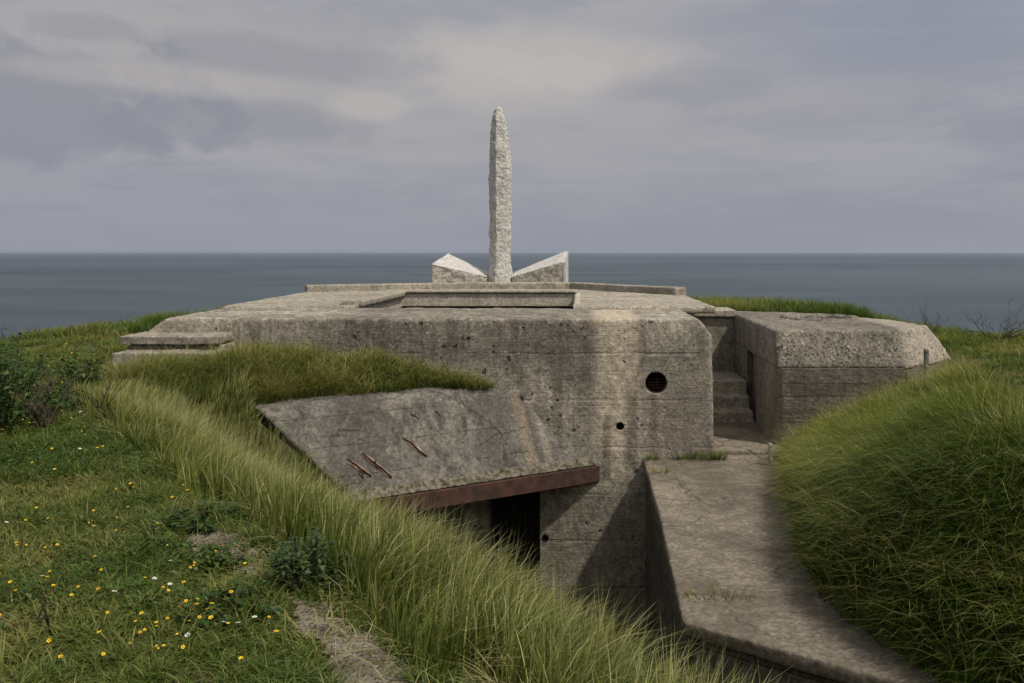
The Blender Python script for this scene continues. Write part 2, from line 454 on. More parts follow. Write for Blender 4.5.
bm = bmesh.new(); st = .04
xs = np.arange(-4.7, .8, st); ys = np.arange(2.2, 8.5, st); XX, YY = np.meshgrid(xs, ys)
inside = path_d(XX, YY) > 0; ZZ = H(XX, YY) + .010 + fbm(XX * 14, YY * 14, o=2) * .006
vv = {}
def gv(j, i):
    if (j, i) not in vv: vv[(j, i)] = bm.verts.new((XX[j, i], YY[j, i], ZZ[j, i]))
    return vv[(j, i)]
for j in range(len(ys) - 1):
    for i in range(len(xs) - 1):
        if inside[j, i]: bm.faces.new((gv(j, i), gv(j, i + 1), gv(j + 1, i + 1), gv(j + 1, i)))
t = NT('bare_soil'); P = t.pos()
na = t.noise(P, 5, 8, .7); nb_ = t.noise(P, 45, 5, .7); v = t.vor(P, 38); vc = t.sep(t.vor(P, 38, out='Color'))
c = t.mix(t.rng(na, .4, .6), (.13, .105, .078), (.27, .235, .185))
c = t.mix(t.mul(t.rng(v, .2, .4, 1, 0), t.rng(vc[0], .7, .76)), c, (.42, .39, .34))
c = t.mix(.6, c, t.mix(nb_, (.2, .2, .2), (.8, .8, .8)), 'OVERLAY')
t.bsdf(c, .95, .1, t.add(nb_, t.rng(v, .1, .5, 1, 0)), .9, .03)
tag(link('path', bm_mesh(bm, True), t.m), kind='structure')

# sea
bm = bmesh.new()
sx = axis(-400, 400, 40, -24000, 24000); sy = axis(-50, 1500, 40, -4000, 24000)
vs = [[bm.verts.new((x, y, -31)) for x in sx] for y in sy]
for a, b in zip(vs, vs[1:]):
    for i in range(len(a) - 1): bm.faces.new((a[i], a[i + 1], b[i + 1], b[i]))
t = NT('sea_water'); P = t.pos(); xyz = t.sep(P)
ly = t.mth('LOGARITHM', t.mth('MAXIMUM', xyz[1], 20.0), 2.718)
cv = t.n('CombineXYZ'); t.put(cv.inputs[0], t.mul(t.mth('DIVIDE', xyz[0], t.mth('MAXIMUM', xyz[1], 20.0)), 2.2)); t.put(cv.inputs[1], t.mul(ly, 4.0))
b1 = t.noise(cv.outputs[0], 1.2, 6, .55, .35)
b2 = t.noise(t.scl(P, .0006, .006, 0), 1.0, 9, .65)
f = t.add(t.mul(b1, .6), t.mul(b2, .4))
c = t.mix(t.rng(f, .36, .64), (.034, .046, .062), (.066, .086, .106))
gre = t.mul(t.rng(ly, 5.7, 6.3), t.rng(ly, 6.6, 7.2, 1, 0))
c = t.mix(t.mul(gre, .5), c, (.044, .070, .074))
shoal = t.mul(t.rng(xyz[0], 60, 500), t.mul(t.rng(ly, 6.3, 6.8), t.rng(ly, 7.0, 7.9, 1, 0)))
c = t.mix(t.mul(shoal, .45), c, (.088, .108, .125))
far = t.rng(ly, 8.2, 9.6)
c = t.mix(t.mul(far, .6), c, (.078, .090, .114))  # distance haze painted into the colour of the far water
wv = t.noise(t.scl(P, .5, 1.2, 1), .35, 8, .65)
c = t.mix(.35, c, t.mix(wv, (.25, .25, .25), (.75, .75, .75)), 'OVERLAY')
t.bsdf(c, .5, .14, wv, .25, .6)
tag(link('sea', bm_mesh(bm), t.m), kind='structure')

# sea air: far water fades a little before the horizon
bm = bmesh.new(); box(bm, -25500, 25500, -5500, 25500, -34.5, 5.2)
hm = bpy.data.materials.new('sea_air'); hm.use_nodes = True; hm.node_tree.nodes.clear()
ho = hm.node_tree.nodes.new('ShaderNodeOutputMaterial'); hv = hm.node_tree.nodes.new('ShaderNodeVolumePrincipled')
hv.inputs['Color'].default_value = (.60, .69, .82, 1); hv.inputs['Density'].default_value = .00005; hv.inputs['Anisotropy'].default_value = .2
hm.node_tree.links.new(hv.outputs[0], ho.inputs['Volume'])
tag(link('haze', bm_mesh(bm), hm), kind='stuff')

# ------------------------------------------------------------------ concrete
pale = (.33, .285, .235)
M_front = concrete('concrete_front', light=(0.401, 0.362, 0.295), dark=(0.236, 0.212, 0.173), stain=(0.100, 0.090, 0.074), streak=.68, topstain=(-2.0, -1.25, .62), pitbox=(-.75, -1.95, 1.0, .85), pits=1.0, pit_mask=.42, board=.70, board_off=.13,
    board_contrast=.05, lichen=.7, bs=.7, masks=[
        (.55, -1.95, .22, .95, .22, (.46, .39, .30), .85), (-.15, -1.55, .22, .42, .25, (.135, .115, .095), .7), (1.35, -2.55, .5, .35, .3, (.19, .165, .135), .5), (1.08, -2.6, .025, .5, .04, (.12, .10, .082), .6), (1.22, -2.6, .03, .45, .04, (.44, .385, .31), .45), (.95, -2.65, .05, .5, .08, (.42, .37, .30), .55), (.78, -2.65, .04, .5, .07, (.15, .13, .11), .6),
        (.55, -3.05, .10, .35, .10, (.42, .36, .285), .7), (.40, -2.95, .03, .45, .06, (.10, .088, .075), .55), (.72, -3.1, .03, .4, .06, (.13, .112, .095), .5),
        (1.45, -2.3, .35, .6, .3, (.21, .185, .155), .6),
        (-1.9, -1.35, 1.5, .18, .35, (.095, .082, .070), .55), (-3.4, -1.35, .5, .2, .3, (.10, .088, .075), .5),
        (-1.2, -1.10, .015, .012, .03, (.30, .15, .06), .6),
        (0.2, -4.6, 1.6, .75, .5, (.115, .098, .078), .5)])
M_roof = concrete('concrete_roof', light=(0.370, 0.334, 0.272), dark=(0.238, 0.214, 0.175), stain=(0.134, 0.121, 0.098), streak=.30, pits=.3, pit_mask=.55, lichen=.7, blotch=.5, bs=.5, cracks=.4)
M_coping = concrete('concrete_coping', mott=.35, light=(0.351, 0.317, 0.258), dark=(0.237, 0.214, 0.175), stain=(0.123, 0.111, 0.090), streak=.45, pits=.3, lichen=.4, bs=.4)
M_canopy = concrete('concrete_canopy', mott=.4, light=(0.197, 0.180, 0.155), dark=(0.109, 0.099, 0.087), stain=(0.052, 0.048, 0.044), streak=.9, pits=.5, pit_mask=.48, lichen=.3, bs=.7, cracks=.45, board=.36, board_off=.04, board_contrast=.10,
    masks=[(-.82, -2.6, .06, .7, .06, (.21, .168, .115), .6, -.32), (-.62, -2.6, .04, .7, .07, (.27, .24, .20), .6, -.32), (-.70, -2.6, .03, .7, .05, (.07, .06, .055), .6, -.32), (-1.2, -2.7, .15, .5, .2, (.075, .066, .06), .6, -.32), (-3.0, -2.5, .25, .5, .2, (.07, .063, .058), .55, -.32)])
M_rough = concrete('concrete_aggregate', light=(0.252, 0.227, 0.185), dark=(0.117, 0.106, 0.086), stain=(0.061, 0.055, 0.045), streak=.45, pits=.6, pit_mask=.35, lichen=.8, agg=.9, bs=1.0,
    masks=[(6.6, -1.4, 1.35, .8, .25, (.36, .315, .26), .75)])  # pale wash: sunlight on the right-hand chamfer put into its colour
M_board = concrete('concrete_board', light=(0.194, 0.173, 0.139), dark=(0.113, 0.101, 0.082), stain=(0.056, 0.049, 0.040), streak=.55, pits=.3, lichen=.35, board=.205, board_contrast=.65, bs=.8)
M_floor = concrete('concrete_floor', mott=.28, light=(0.232, 0.200, 0.156), dark=(0.145, 0.125, 0.098), stain=(0.084, 0.072, 0.057), streak=.2, pits=.4, pit_mask=.5, lichen=.45, blotch=.55, floorstain=.65, cracks=.5, bs=.7)
M_wallside = concrete('concrete_wallside', light=(0.142, 0.128, 0.104), dark=(0.077, 0.069, 0.057), stain=(0.042, 0.038, 0.031), streak=.7, pits=.4, lichen=.3, board=.3, board_contrast=.3, bs=.8)  # darker mix than the deck, for the retaining wall
M_steps = concrete('concrete_steps', light=(0.320, 0.288, 0.235), dark=(0.190, 0.172, 0.140), stain=(0.106, 0.095, 0.078), streak=.5, pits=.5, lichen=.6, bs=.6)
M_plain = concrete('concrete_plain', light=(0.314, 0.283, 0.231), dark=(0.189, 0.171, 0.139), stain=(0.096, 0.087, 0.071), streak=.55, pits=.2, lichen=.3, bs=.5)
M_rust = plain('rusty_steel', (.082, .042, .031), .85, (.042, .026, .021), 7, .2, .5)
M_rebar = plain('rusty_bar', (.085, .040, .024), .9, (.035, .02, .015), 60, .2, .3)
M_dark = plain('dark_steel', (.012, .012, .012), .6, (.02, .016, .013), 20)
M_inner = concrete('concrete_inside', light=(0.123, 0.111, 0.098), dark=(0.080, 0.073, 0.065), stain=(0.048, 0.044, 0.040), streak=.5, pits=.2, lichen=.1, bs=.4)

bunker = empty('bunker', (-2.0, 17, -5.6), 'low weathered concrete bunker with flat roof, sunken doorway and round vent hole', 'bunker')

# --- the front wall: battered above, vertical and slightly set back below
bm = bmesh.new()
loft(bm, [[(-6.62, 13.60, -5.8), (2.02, 13.40, -5.8), (2.02, 16.2, -5.8), (-6.62, 16.2, -5.8)],
          [(-6.62, 13.58, -1.27), (1.98, 13.46, -1.27), (1.98, 16.2, -1.27), (-6.62, 16.2, -1.27)],
          [(-6.28, 13.59, -1.03), (1.84, 13.48, -1.07), (1.84, 16.2, -1.07), (-6.28, 16.2, -1.03)],
          [(-6.24, 13.61, -1.00), (1.76, 13.50, -1.01), (1.76, 16.2, -1.03), (-6.24, 16.2, -1.00)]])
door = bmesh.new(); box(door, -1.36, -.60, 12.5, 15.6, -5.7, -3.40)
def round_cut(x, z, r, y1, n=28):
    b = bmesh.new()
    loft(b, [[(x + r * math.cos(2 * math.pi * k / n), y, z + r * math.sin(2 * math.pi * k / n)) for k in range(n)] for y in (12.8, y1)])
    return b
lower = bmesh.new(); box(lower, -6.9, 3.0, 12.5, 13.435, -6.2, -3.37)
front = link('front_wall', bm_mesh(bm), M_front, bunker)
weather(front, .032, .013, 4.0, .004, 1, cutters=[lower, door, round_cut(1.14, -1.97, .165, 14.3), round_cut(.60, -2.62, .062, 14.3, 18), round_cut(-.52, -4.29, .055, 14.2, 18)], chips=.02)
# pipe linings of the three holes, with bars in the big one
def lining(x, z, r, y0, y1, bars=False):
    b = bmesh.new(); n = 28; w_ = .014
    prof = [(r + .004, y0), (r + .004, y1), (r - w_, y1), (r - w_, y0)]
    ls = [[(x + q * math.cos(2 * math.pi * k / n), y, z + q * math.sin(2 * math.pi * k / n)) for k in range(n)] for q, y in prof]
    loft(b, ls + [ls[0]], cap=False)
    b2 = [b.verts.new((x + r * math.cos(2 * math.pi * k / n), y1 - .02, z + r * math.sin(2 * math.pi * k / n))) for k in range(n)]
    b.faces.new(b2)
    o = link('vent_pipe', bm_mesh(b), M_rust if bars else M_dark, bunker)
    if bars:
        for dz in (-.095, -.05, -.005, .04):
            h = math.sqrt(max(.001, (r - .01) ** 2 - dz * dz)); bb = bmesh.new()
            tube(bb, [(x - h, y0 + .05, z + dz), (x + h, y0 + .05, z + dz)], .008, n=8)
            link('bar', bm_mesh(bb, True), M_rebar, o)
        bb = bmesh.new(); tube(bb, [(x + .03, y0 + .065, z - .15), (x + .03, y0 + .065, z + .15)], .009, n=8); link('bar', bm_mesh(bb, True), M_rust, o)
lining(1.14, -1.97, .165, 13.56, 14.2, True); lining(.60, -2.62, .062, 13.54, 14.1); lining(-.52, -4.29, .055, 13.47, 14.0)

# --- sunken doorway: barred gate and dark passage
bm = bmesh.new(); box(bm, -1.30, -.66, 15.3, 15.55, -5.6, -3.45)
link('passage_wall', bm_mesh(bm), M_inner, bunker)
gate = None
bm = bmesh.new()
for z in (-3.5, -4.55, -5.45): box(bm, -1.33, -.63, 13.86, 13.90, z - .025, z + .025)
for x in (-1.335, -.625): box(bm, x - .022, x + .022, 13.85, 13.91, -5.55, -3.43)
gate = link('gate', bm_mesh(bm), M_dark, bunker)
for k in range(6):
    bm = bmesh.new(); x = -1.22 + k * .096; tube(bm, [(x, 13.88, -5.5), (x, 13.88, -3.45)], .011, n=8); link('bar', bm_mesh(bm, True), M_dark, gate)

# --- roof slab with the open light well
plan = [(-6.38, 15.95), (2.40, 15.88), (2.36, 19.8), (.9, 25.2), (-2.0, 26.6), (-5.0, 25.2), (-6.62, 21.5)]
bm = bmesh.new(); prism(bm, plan, -1.10, -.965)
well = bmesh.new(); box(well, -4.0, -.12, 15.7, 20.15, -2.6, -.5)
roof = link('roof', bm_mesh(bm), M_roof, bunker)
weather(roof, .045, .016, 2.5, .004, 2, cutters=[well], chips=.015)
bm = bmesh.new()      # body under the roof, round the well
box(bm, -6.3, -4.1, 16.2, 25, -5.8, -1.06); box(bm, -.02, 1.98, 16.2, 19.8, -5.8, -1.06); box(bm, -4.1, -.02, 20.5, 25, -5.8, -1.06); box(bm, -4.3, .1, 16.2, 20.7, -5.8, -3.2)
link('inner_wall', bm_mesh(bm), M_inner, bunker)
# well lining: upper band, dark slot below it
bm = bmesh.new()
box(bm, -4.12, -4.003, 16.3, 20.4, -1.30, -.93); box(bm, -4.0, -.1, 20.10, 20.32, -1.228, -.93); box(bm, -.115, .0, 16.3, 20.4, -1.30, -.93)
o = link('well_lining', bm_mesh(bm), concrete('concrete_lining_lit', mott=.2, light=(.46, .42, .34), dark=(.34, .305, .245), stain=(.20, .175, .14), streak=.3, pits=.1, lichen=.1, bs=.3), bunker); weather(o, .025, .006, 5, .003, 1)  # lining colour raised above the other concrete so it looks well lit
bm = bmesh.new()
loft(bm, [[(-4.38, y, -1.0), (-3.90, y, -1.0), (-3.90, y, -.90), (-3.96, y, -.865), (-4.30, y, -.865)] for y in (16.25, 20.62)])
loft(bm, [[(x, 20.05, -.925), (x, 20.62, -.99), (x, 20.56, -.865), (x, 20.08, -.865), (x, 20.05, -.88)] for x in (-4.38, -.06)])
coping = link('coping', bm_mesh(bm), M_coping, bunker); weather(coping, .02, .008, 4, .003, 1, chips=.02)

# --- parapet bent round the memorial
def strip(poly, th, z0, z1):
    bm = bmesh.new(); n = len(poly); L = []
    for i, (x, y) in enumerate(poly):
        a = Vector(poly[max(0, i - 1)]); b = Vector(poly[min(n - 1, i + 1)]); t_ = (b - a).normalized(); nn = Vector((-t_.y, t_.x)) * th
        L.append([(x, y, z0), (x + nn.x, y + nn.y, z0), (x + nn.x, y + nn.y, z1), (x, y, z1)])
    loft(bm, L); return bm
par = link('parapet', bm_mesh(strip([(-6.5, 21.4), (-2.75, 23.2), (-.25, 23.2), (2.10, 19.9)], .34, -1.15, -.80)), M_coping, bunker)
weather(par, .03, .010, 4, .004, 2, chips=.03)

# --- corridor beside the front wall: floor, back wall, slab over it, stairs
bm = bmesh.new(); box(bm, 1.9, 3.14, 13.74, 18.2, -3.6, -3.02)
o = link('corridor_floor', bm_mesh(bm), M_floor, bunker); weather(o, .035, .012, 4, .004, 1, chips=.03)
bm = bmesh.new(); box(bm, 1.85, 3.2, 17.9, 18.5, -5.0, -1.30)
o = link('back_wall', bm_mesh(bm), M_plain, bunker); weather(o, .04, .008, 4, .003, 1)
bm = bmesh.new(); box(bm, 1.7, 3.10, 17.82, 18.9, -1.305, -1.165)
o = link('slab', bm_mesh(bm), M_roof, bunker); weather(o, .03, .008, 4, .003, 1)
stair = None
bm = bmesh.new(); loft(bm, [[(x, 15.90, -3.1), (x, 15.90, -2.83), (x, 16.2, -2.83), (x, 16.2, -2.61), (x, 16.5, -2.61), (x, 16.5, -2.37), (x, 17.95, -2.37), (x, 17.95, -3.1)] for x in (1.9, 3.06)])
o = link('stairs', bm_mesh(bm), M_steps, bunker); weather(o, .020, .008, 4, .003, 1)

# --- sloping canopy over the sunken entrance
bm = bmesh.new()
def section(t_):   # t_ 0 at the wall .. 1 at the far left end
    d_ = Vector((-3.15, -2.0, 0)) * t_
    A = Vector((-1.08, 13.60, -2.02)) + d_; C_ = Vector((.26, 13.52, -3.20)) + d_
    back = 13.75 if t_ == 0 else 12.3
    return [(-1.4 + d_.x if t_ == 0 else -4.6, 13.75, -1.99), (A.x - .12, A.y + .2, -1.985), tuple(A), tuple(A + (C_ - A) * .12 + Vector((.01, -.01, .045))), tuple(C_), (C_.x, C_.y, -3.44), (C_.x - .42, C_.y + .45, -3.44), (-1.3 + d_.x, 13.75, -3.44)]
loft(bm, [section(0), section(.33), section(.67), section(1.0)])
canopy = link('canopy', bm_mesh(bm), M_canopy, bunker)
weather(canopy, .035, .014, 3.5, .005, 2, chips=.03)
bm = bmesh.new()   # side wall of the entrance under the canopy
loft(bm, [[(-1.37, 13.43, z), (-1.37, 13.9, z), (-5.2, 12.0, z), (-5.0, 11.2, z)] for z in (-5.8, -3.42)])
o = link('entrance_wall', bm_mesh(bm), M_front, bunker); weather(o, .04, .010, 4, .004, 1)
# rusty channel along the front of the canopy
dv = Vector((-3.15, -2.0, 0)); un = dv.normalized(); nn = Vector((.53, -.85, 0)).normalized()
bm = bmesh.new(); L = []
for t_ in (0.0, 1.06):
    p = Vector((.27, 13.50, -3.21)) + dv * t_
    L.append([tuple(p + nn * a + Vector((0, 0, z))) for a, z in ((-.05, .004), (.040, .004), (.046, -.004), (.046, -.225), (.040, -.235), (-.05, -.235))])
loft(bm, L)
link('steel_beam', bm_mesh(bm), M_rust, canopy)
# broken edge of rendering above the beam, with moss
bm = bmesh.new(); L = []
for k in range(64):
    t_ = k / 63 * 1.04 + .005
    p = Vector((.24, 13.52, -3.195)) + dv * t_; h_ = .006 + .022 * random.random(); dpt = .015 + .075 * random.random()
    L.append([tuple(p + nn * .05), tuple(p + nn * .045 + Vector((0, 0, h_))), tuple(p - nn * dpt + Vector((0, 0, h_ + .11))), tuple(p - nn * .15)])
loft(bm, L)
o = link('moss', bm_mesh(bm), plain('moss_crumbs', (.055, .052, .026), .95, (.20, .175, .145), 16, .1, 1.0), canopy); weather(o, .012, .020, 11, .008, 0)
# spalled patches with bare reinforcing bars
def on_slope(t_, s_):   # t_ along, s_ down the slope 0..1
    return Vector((-1.08, 13.60, -2.02)) + dv * t_ + (Vector((.26, 13.52, -3.20)) - Vector((-1.08, 13.60, -2.02))) * s_
ns = dv.cross(Vector((1.34, -.08, -1.18))).normalized()
if ns.z < 0: ns = -ns
M_spall = plain('spalled_concrete', (.30, .25, .20), .95, (.15, .085, .05), 11, .1, .9)
for (t0, s0, t1, s1, ext) in ((.815, .56, .805, .83, 1), (.885, .60, .865, .79, 1), (.625, .46, .610, .67, 1), (.505, .22, .495, .28, .3), (.41, .22, .40, .27, .3)):
    a, b = on_slope(t0, s0), on_slope(t1, s1)
    bm = bmesh.new(); n = 14; ring = []; mid = (a + b) / 2; u_ = (b - a); Lh = u_.length / 2; u_.normalize(); v_ = ns.cross(u_)
    for q, hgt in ((1.0, -.01), (.8, .024), (.3, .030)):
        ring.append([tuple(mid + u_ * (Lh * 1.25 * q * math.cos(6.283 * k / n) * (.8 + .35 * random.random())) + v_ * (.042 * q * math.sin(6.283 * k / n) * (.6 + .8 * random.random())) + ns * hgt) for k in range(n)])
    loft(bm, ring)
    sp = link('spalled_patch', bm_mesh(bm, True), M_spall, canopy)
    if ext:
        bm = bmesh.new(); bend = v_ * .03 * (random.random() - .5)
        pts = [a + ns * .026, a * .66 + b * .34 + ns * .040 + bend, a * .33 + b * .67 + ns * .040 - bend, b + ns * .024]
        tube(bm, pts, .011 * (.6 + .4 * ext), n=8)
        link('reinforcing_bar', bm_mesh(bm, True), M_rebar, canopy)
for (t_, s_, ang) in ((.80, .66, 1.2), (.875, .72, 2.0)):
    a = on_slope(t_, s_); bm = bmesh.new(); tube(bm, [a + ns * .03, a + ns * .07 + un * .03, a + ns * .05 + Vector((.02, -.02, -.10)), a + ns * .03 + Vector((.02, -.02, -.16))], .008, n=8)
    link('reinforcing_bar', bm_mesh(bm, True), M_rebar, canopy)

# ------------------------------------------------------------------ the second block
def left_face(o):
    """the passage side was poured against smooth shuttering"""
    o.data.materials.append(M_plain)
    for p in o.data.polygons:
        if p.center.x < 3.16 and p.normal.x < -.6: p.material_index = len(o.data.materials) - 1
block = empty('gun_pit_block', (4.6, 16, -3.2), 'squat board-marked concrete block with chamfered top and round hatch, right of the bunker steps', 'concrete block')
lo = [(3.08, 13.97), (5.05, 13.97), (6.25, 15.1), (6.2, 17.0), (4.9, 18.9), (3.06, 19.6)]
hi = [(3.08, 14.22), (5.0, 14.25), (5.80, 15.05), (5.62, 16.4), (4.6, 18.1), (3.06, 18.9)]
bm = bmesh.new()
loft(bm, [[(x, y, -1.82) for x, y in lo], [(x * .5 + a * .5, y * .5 + b * .5, -1.50) for (x, y), (a, b) in zip(lo, hi)], [(x, y, -1.235) for x, y in hi]])
ring = bmesh.new(); n = 32; loft(ring, [[(4.45 + .56 * math.cos(6.283 * k / n), 16.75 + .62 * math.sin(6.283 * k / n), z) for k in range(n)] for z in (-1.75, -.9)])
dcut = bmesh.new(); box(dcut, 2.6, 3.5, 15.75, 16.6, -3.3, -1.80)
top = link('top', bm_mesh(bm), M_rough, block); weather(top, .035, .012, 4, .006, 1, cutters=[ring], chips=.03); left_face(top)
bm = bmesh.new(); prism(bm, [(3.09, 13.99), (5.04, 13.99), (6.23, 15.1), (6.18, 17.0), (4.88, 18.88), (3.07, 19.55)], -5.2, -1.80)
base = link('side_wall', bm_mesh(bm), M_board, block); weather(base, .035, .006, 4, .003, 1, cutters=[dcut]); left_face(base)
bm = bmesh.new(); n = 40; ls = []
for q, z in ((.56, -1.5), (.72, -1.30), (.70, -1.205), (.58, -1.20), (.54, -1.25), (.54, -1.72)):
    ls.append([(4.45 + q * math.cos(6.283 * k / n), 16.75 + q * 1.1 * math.sin(6.283 * k / n), z + .008 * math.sin(k * 1.7)) for k in range(n)])
loft(bm, ls, cap=False)
link('hatch_rim', bm_mesh(bm, True), M_rough, block)
bm = bmesh.new(); box(bm, 3.19, 3.40, 15.7, 16.65, -3.2, -1.7); link('door_panel', bm_mesh(bm), M_plain, block)

# ------------------------------------------------------------------ concrete platform in front
plat = empty('concrete_platform', (1.9, 10, -3.1), 'stained concrete walkway with a low drop on its left, leading to the steps', 'walkway')
bm = bmesh.new()
prism(bm, [(.94, 13.5), (.93, 10.5), (.86, 7.55), (2.32, 6.45), (3.9, 5.3), (3.9, 13.78), (2.1, 13.78)], -3.24, -3.10)
o = link('deck', bm_mesh(bm), M_floor, plat); weather(o, .028, .014, 3, .004, 1, chips=.04)
bm = bmesh.new()
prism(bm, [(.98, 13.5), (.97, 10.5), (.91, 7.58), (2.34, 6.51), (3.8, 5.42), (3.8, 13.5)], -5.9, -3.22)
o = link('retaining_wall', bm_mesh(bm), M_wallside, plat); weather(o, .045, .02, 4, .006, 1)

# ------------------------------------------------------------------ steps at the far left corner
steps = empty('concrete_steps', (-6.0, 13.2, -1.6), 'two weathered concrete steps in the grass at the left end of the bunker', 'steps')
bm = bmesh.new(); box(bm, -6.66, -5.22, 12.98, 13.75, -1.345, -1.22)
o = link('tread', bm_mesh(bm), M_steps, steps); weather(o, .022, .012, 5, .004, 1, chips=.04)
bm = bmesh.new(); box(bm, -6.60, -5.2, 13.12, 13.75, -1.7, -1.36)
o = link('riser', bm_mesh(bm), M_steps, steps); weather(o, .03, .014, 5, .004, 1, chips=.05)
bm = bmesh.new(); box(bm, -6.56, -5.13, 12.60, 13.3, -1.80, -1.42)
o = link('tread', bm_mesh(bm), M_steps, steps); weather(o, .022, .012, 5, .004, 1, chips=.04)

# ------------------------------------------------------------------ memorial
def granite(name, a, b, sc):
    t = NT(name); P = t.pos(); nm = t.noise(P, sc, 9, .75); nf = t.noise(P, 55, 4, .7); v = t.vor(P, 40); vc = t.sep(t.vor(P, 40, out='Color'))
    c = t.mix(t.rng(nm, .36, .64), b, a)
    c = t.mix(t.mul(t.rng(v, .2, .4, 1, 0), t.rng(vc[0], .68, .74)), c, tuple(x * .45 for x in b))
    c = t.mix(.5, c, t.mix(nf, (.2, .2, .2), (.8, .8, .8)), 'OVERLAY')
    t.bsdf(c, .8, .3, t.add(t.mul(nm, 1.2), t.mul(nf, .3)), .9, .05); return t.m
M_gran = granite('granite_rough', (.64, .625, .585), (.40, .385, .35), 8)
M_granw = granite('granite_dressed', (.64, .62, .59), (.46, .44, .41), 8)
M_granr = granite('granite_broken', (.56, .525, .46), (.22, .195, .16), 5)
mon = empty('memorial', (-2.2, 24.6, -.97), 'granite dagger-shaped memorial pillar standing between two wing-like stones', 'monument')
YM = 24.6
def px(u): return (u - 580) / 900 * YM
def pz(v_): return -(v_ - 251.5) / 900 * YM
prof = [(108, 495.6, 500.4), (110, 494.6, 501.8), (115, 492.6, 504.2), (122, 491.4, 506.6), (132, 490.4, 508.6), (150, 489.8, 510.2), (168, 489.0, 511.6), (190, 489.0, 511.8), (215, 489.4, 511.8), (240, 489.6, 511.6), (258, 489.4, 511.4), (268, 488.6, 512.0), (276, 487.6, 513.2), (287, 487.0, 514.0)]
bm = bmesh.new(); L = []
for v_, u0, u1 in prof:
    x0, x1 = px(u0), px(u1); hw = (x1 - x0) / 2; cx = (x0 + x1) / 2; z = pz(v_); rid = cx - hw * .30
    d_ = hw * .95
    L.append([(x0, YM - d_ * .15, z), (rid, YM - d_, z), (x1 - hw * .35, YM - d_ * .75, z), (x1, YM - d_ * .1, z), (cx + hw * .6, YM + d_ * .9, z), (cx - hw * .5, YM + d_ * .9, z)])
loft(bm, L)
sh = link('pillar', bm_mesh(bm), M_gran, mon); weather(sh, .020, .042, 3.2, .012, 1, chips=.05)
def wing(pts_f, pts_b, name):
    """front outline and back outline as (x, z), front and back depth"""
    bm = bmesh.new()
    loft(bm, [[(x, y, z) for x, y, z in pts_f], [(x, y, z) for x, y, z in pts_b]]); return bm
zb = -1.0
lw = [(px(434), 24.1, pz(264.5)), (px(488), 24.45, pz(277.5)), (px(488), 24.45, zb), (px(434), 24.1, zb)]
lb = [(px(446) - .02, 25.1, pz(254)), (px(488), 24.75, pz(273.5)), (px(488), 24.75, zb), (px(446) - .02, 25.1, zb)]
o = link('wing_stone', bm_mesh(wing(lw, lb, '')), M_granr, mon); o['label'] = 'left wing stone with pale dressed top'; weather(o, .025, .026, 4, .010, 1, chips=.05)
rw = [(px(512), 24.4, pz(277.5)), (px(563.5), 24.1, pz(262.5)), (px(563.5), 24.1, zb), (px(512), 24.4, zb)]
rb = [(px(514), 24.75, pz(273)), (px(566), 25.0, pz(251.5)), (px(566), 25.0, zb), (px(514), 24.75, zb)]
o2 = link('wing_stone', bm_mesh(wing(rw, rb, '')), M_granr, mon); o2['label'] = 'right wing stone with broken rough face'; weather(o2, .025, .02, 6, .010, 1, chips=.05)
def cap(f0, f1, b1, b0, th=.028):
    bm = bmesh.new(); A = [Vector(p) for p in (f0, f1, b1, b0)]
    nrm = (A[1] - A[0]).cross(A[3] - A[0]).normalized(); nrm = nrm if nrm.z > 0 else -nrm
    loft(bm, [[tuple(p - nrm * .02) for p in A], [tuple(p + nrm * th) for p in A]]); return bm
oc = link('dressed_face', bm_mesh(cap(lw[0], lw[1], lb[1], lb[0])), M_granw, o); weather(oc, .02, .014, 5, .006, 1)
oc = link('dressed_face', bm_mesh(cap(rw[0], rw[1], rb[1], rb[0])), M_granw, o2); weather(oc, .02, .006, 6, .003, 1)
bm = bmesh.new(); e0 = Vector(rw[1]); e1 = Vector(rb[1])
loft(bm, [[tuple(e0), tuple(e1), (e1.x, e1.y, zb), (e0.x, e0.y, zb)], [tuple(e0 + Vector((.06, -.02, .02))), tuple(e1 + Vector((.06, 0, .02))), (e1.x + .06, e1.y, zb), (e0.x + .06, e0.y - .02, zb)]])
link('end_face', bm_mesh(bm), M_granw, o2)

# ------------------------------------------------------------------ small things of stone and metal
def stake(name, x, y, z0, z1, w_, label, mat):
    o = empty(name, (x, y, z0), label, 'post')
    bm = bmesh.new(); loft(bm, [[(x - w_, y - w_, z0), (x + w_, y - w_, z0), (x + w_, y + w_, z0), (x - w_, y + w_, z0)], [(x - w_ + .004, y - w_, z1), (x + w_ + .004, y - w_, z1 - .012), (x + w_ + .004, y + w_, z1), (x - w_ + .004, y + w_, z1 + .006)]])
    r = link('shaft', bm_mesh(bm), mat, o); weather(r, .012, .006, 9, .003, 1)
    bm = bmesh.new(); tube(bm, [(x, y - w_ - .012, z1 - .05), (x, y + w_ + .012, z1 - .05)], .008, n=8); link('bolt', bm_mesh(bm, True), M_rebar, o)
stake('post', 2.76, 13.05, -3.15, -2.78, .030, 'short pale post at the foot of the grass mound beside the walkway', M_coping)
stake('post', 5.33, 13.86, Hs(5.33, 13.86) - .1, -1.50, .035, 'weathered green-grey post in grass before the chamfered block', plain('painted_post', (.115, .125, .105), .8, (.17, .165, .14), 18))
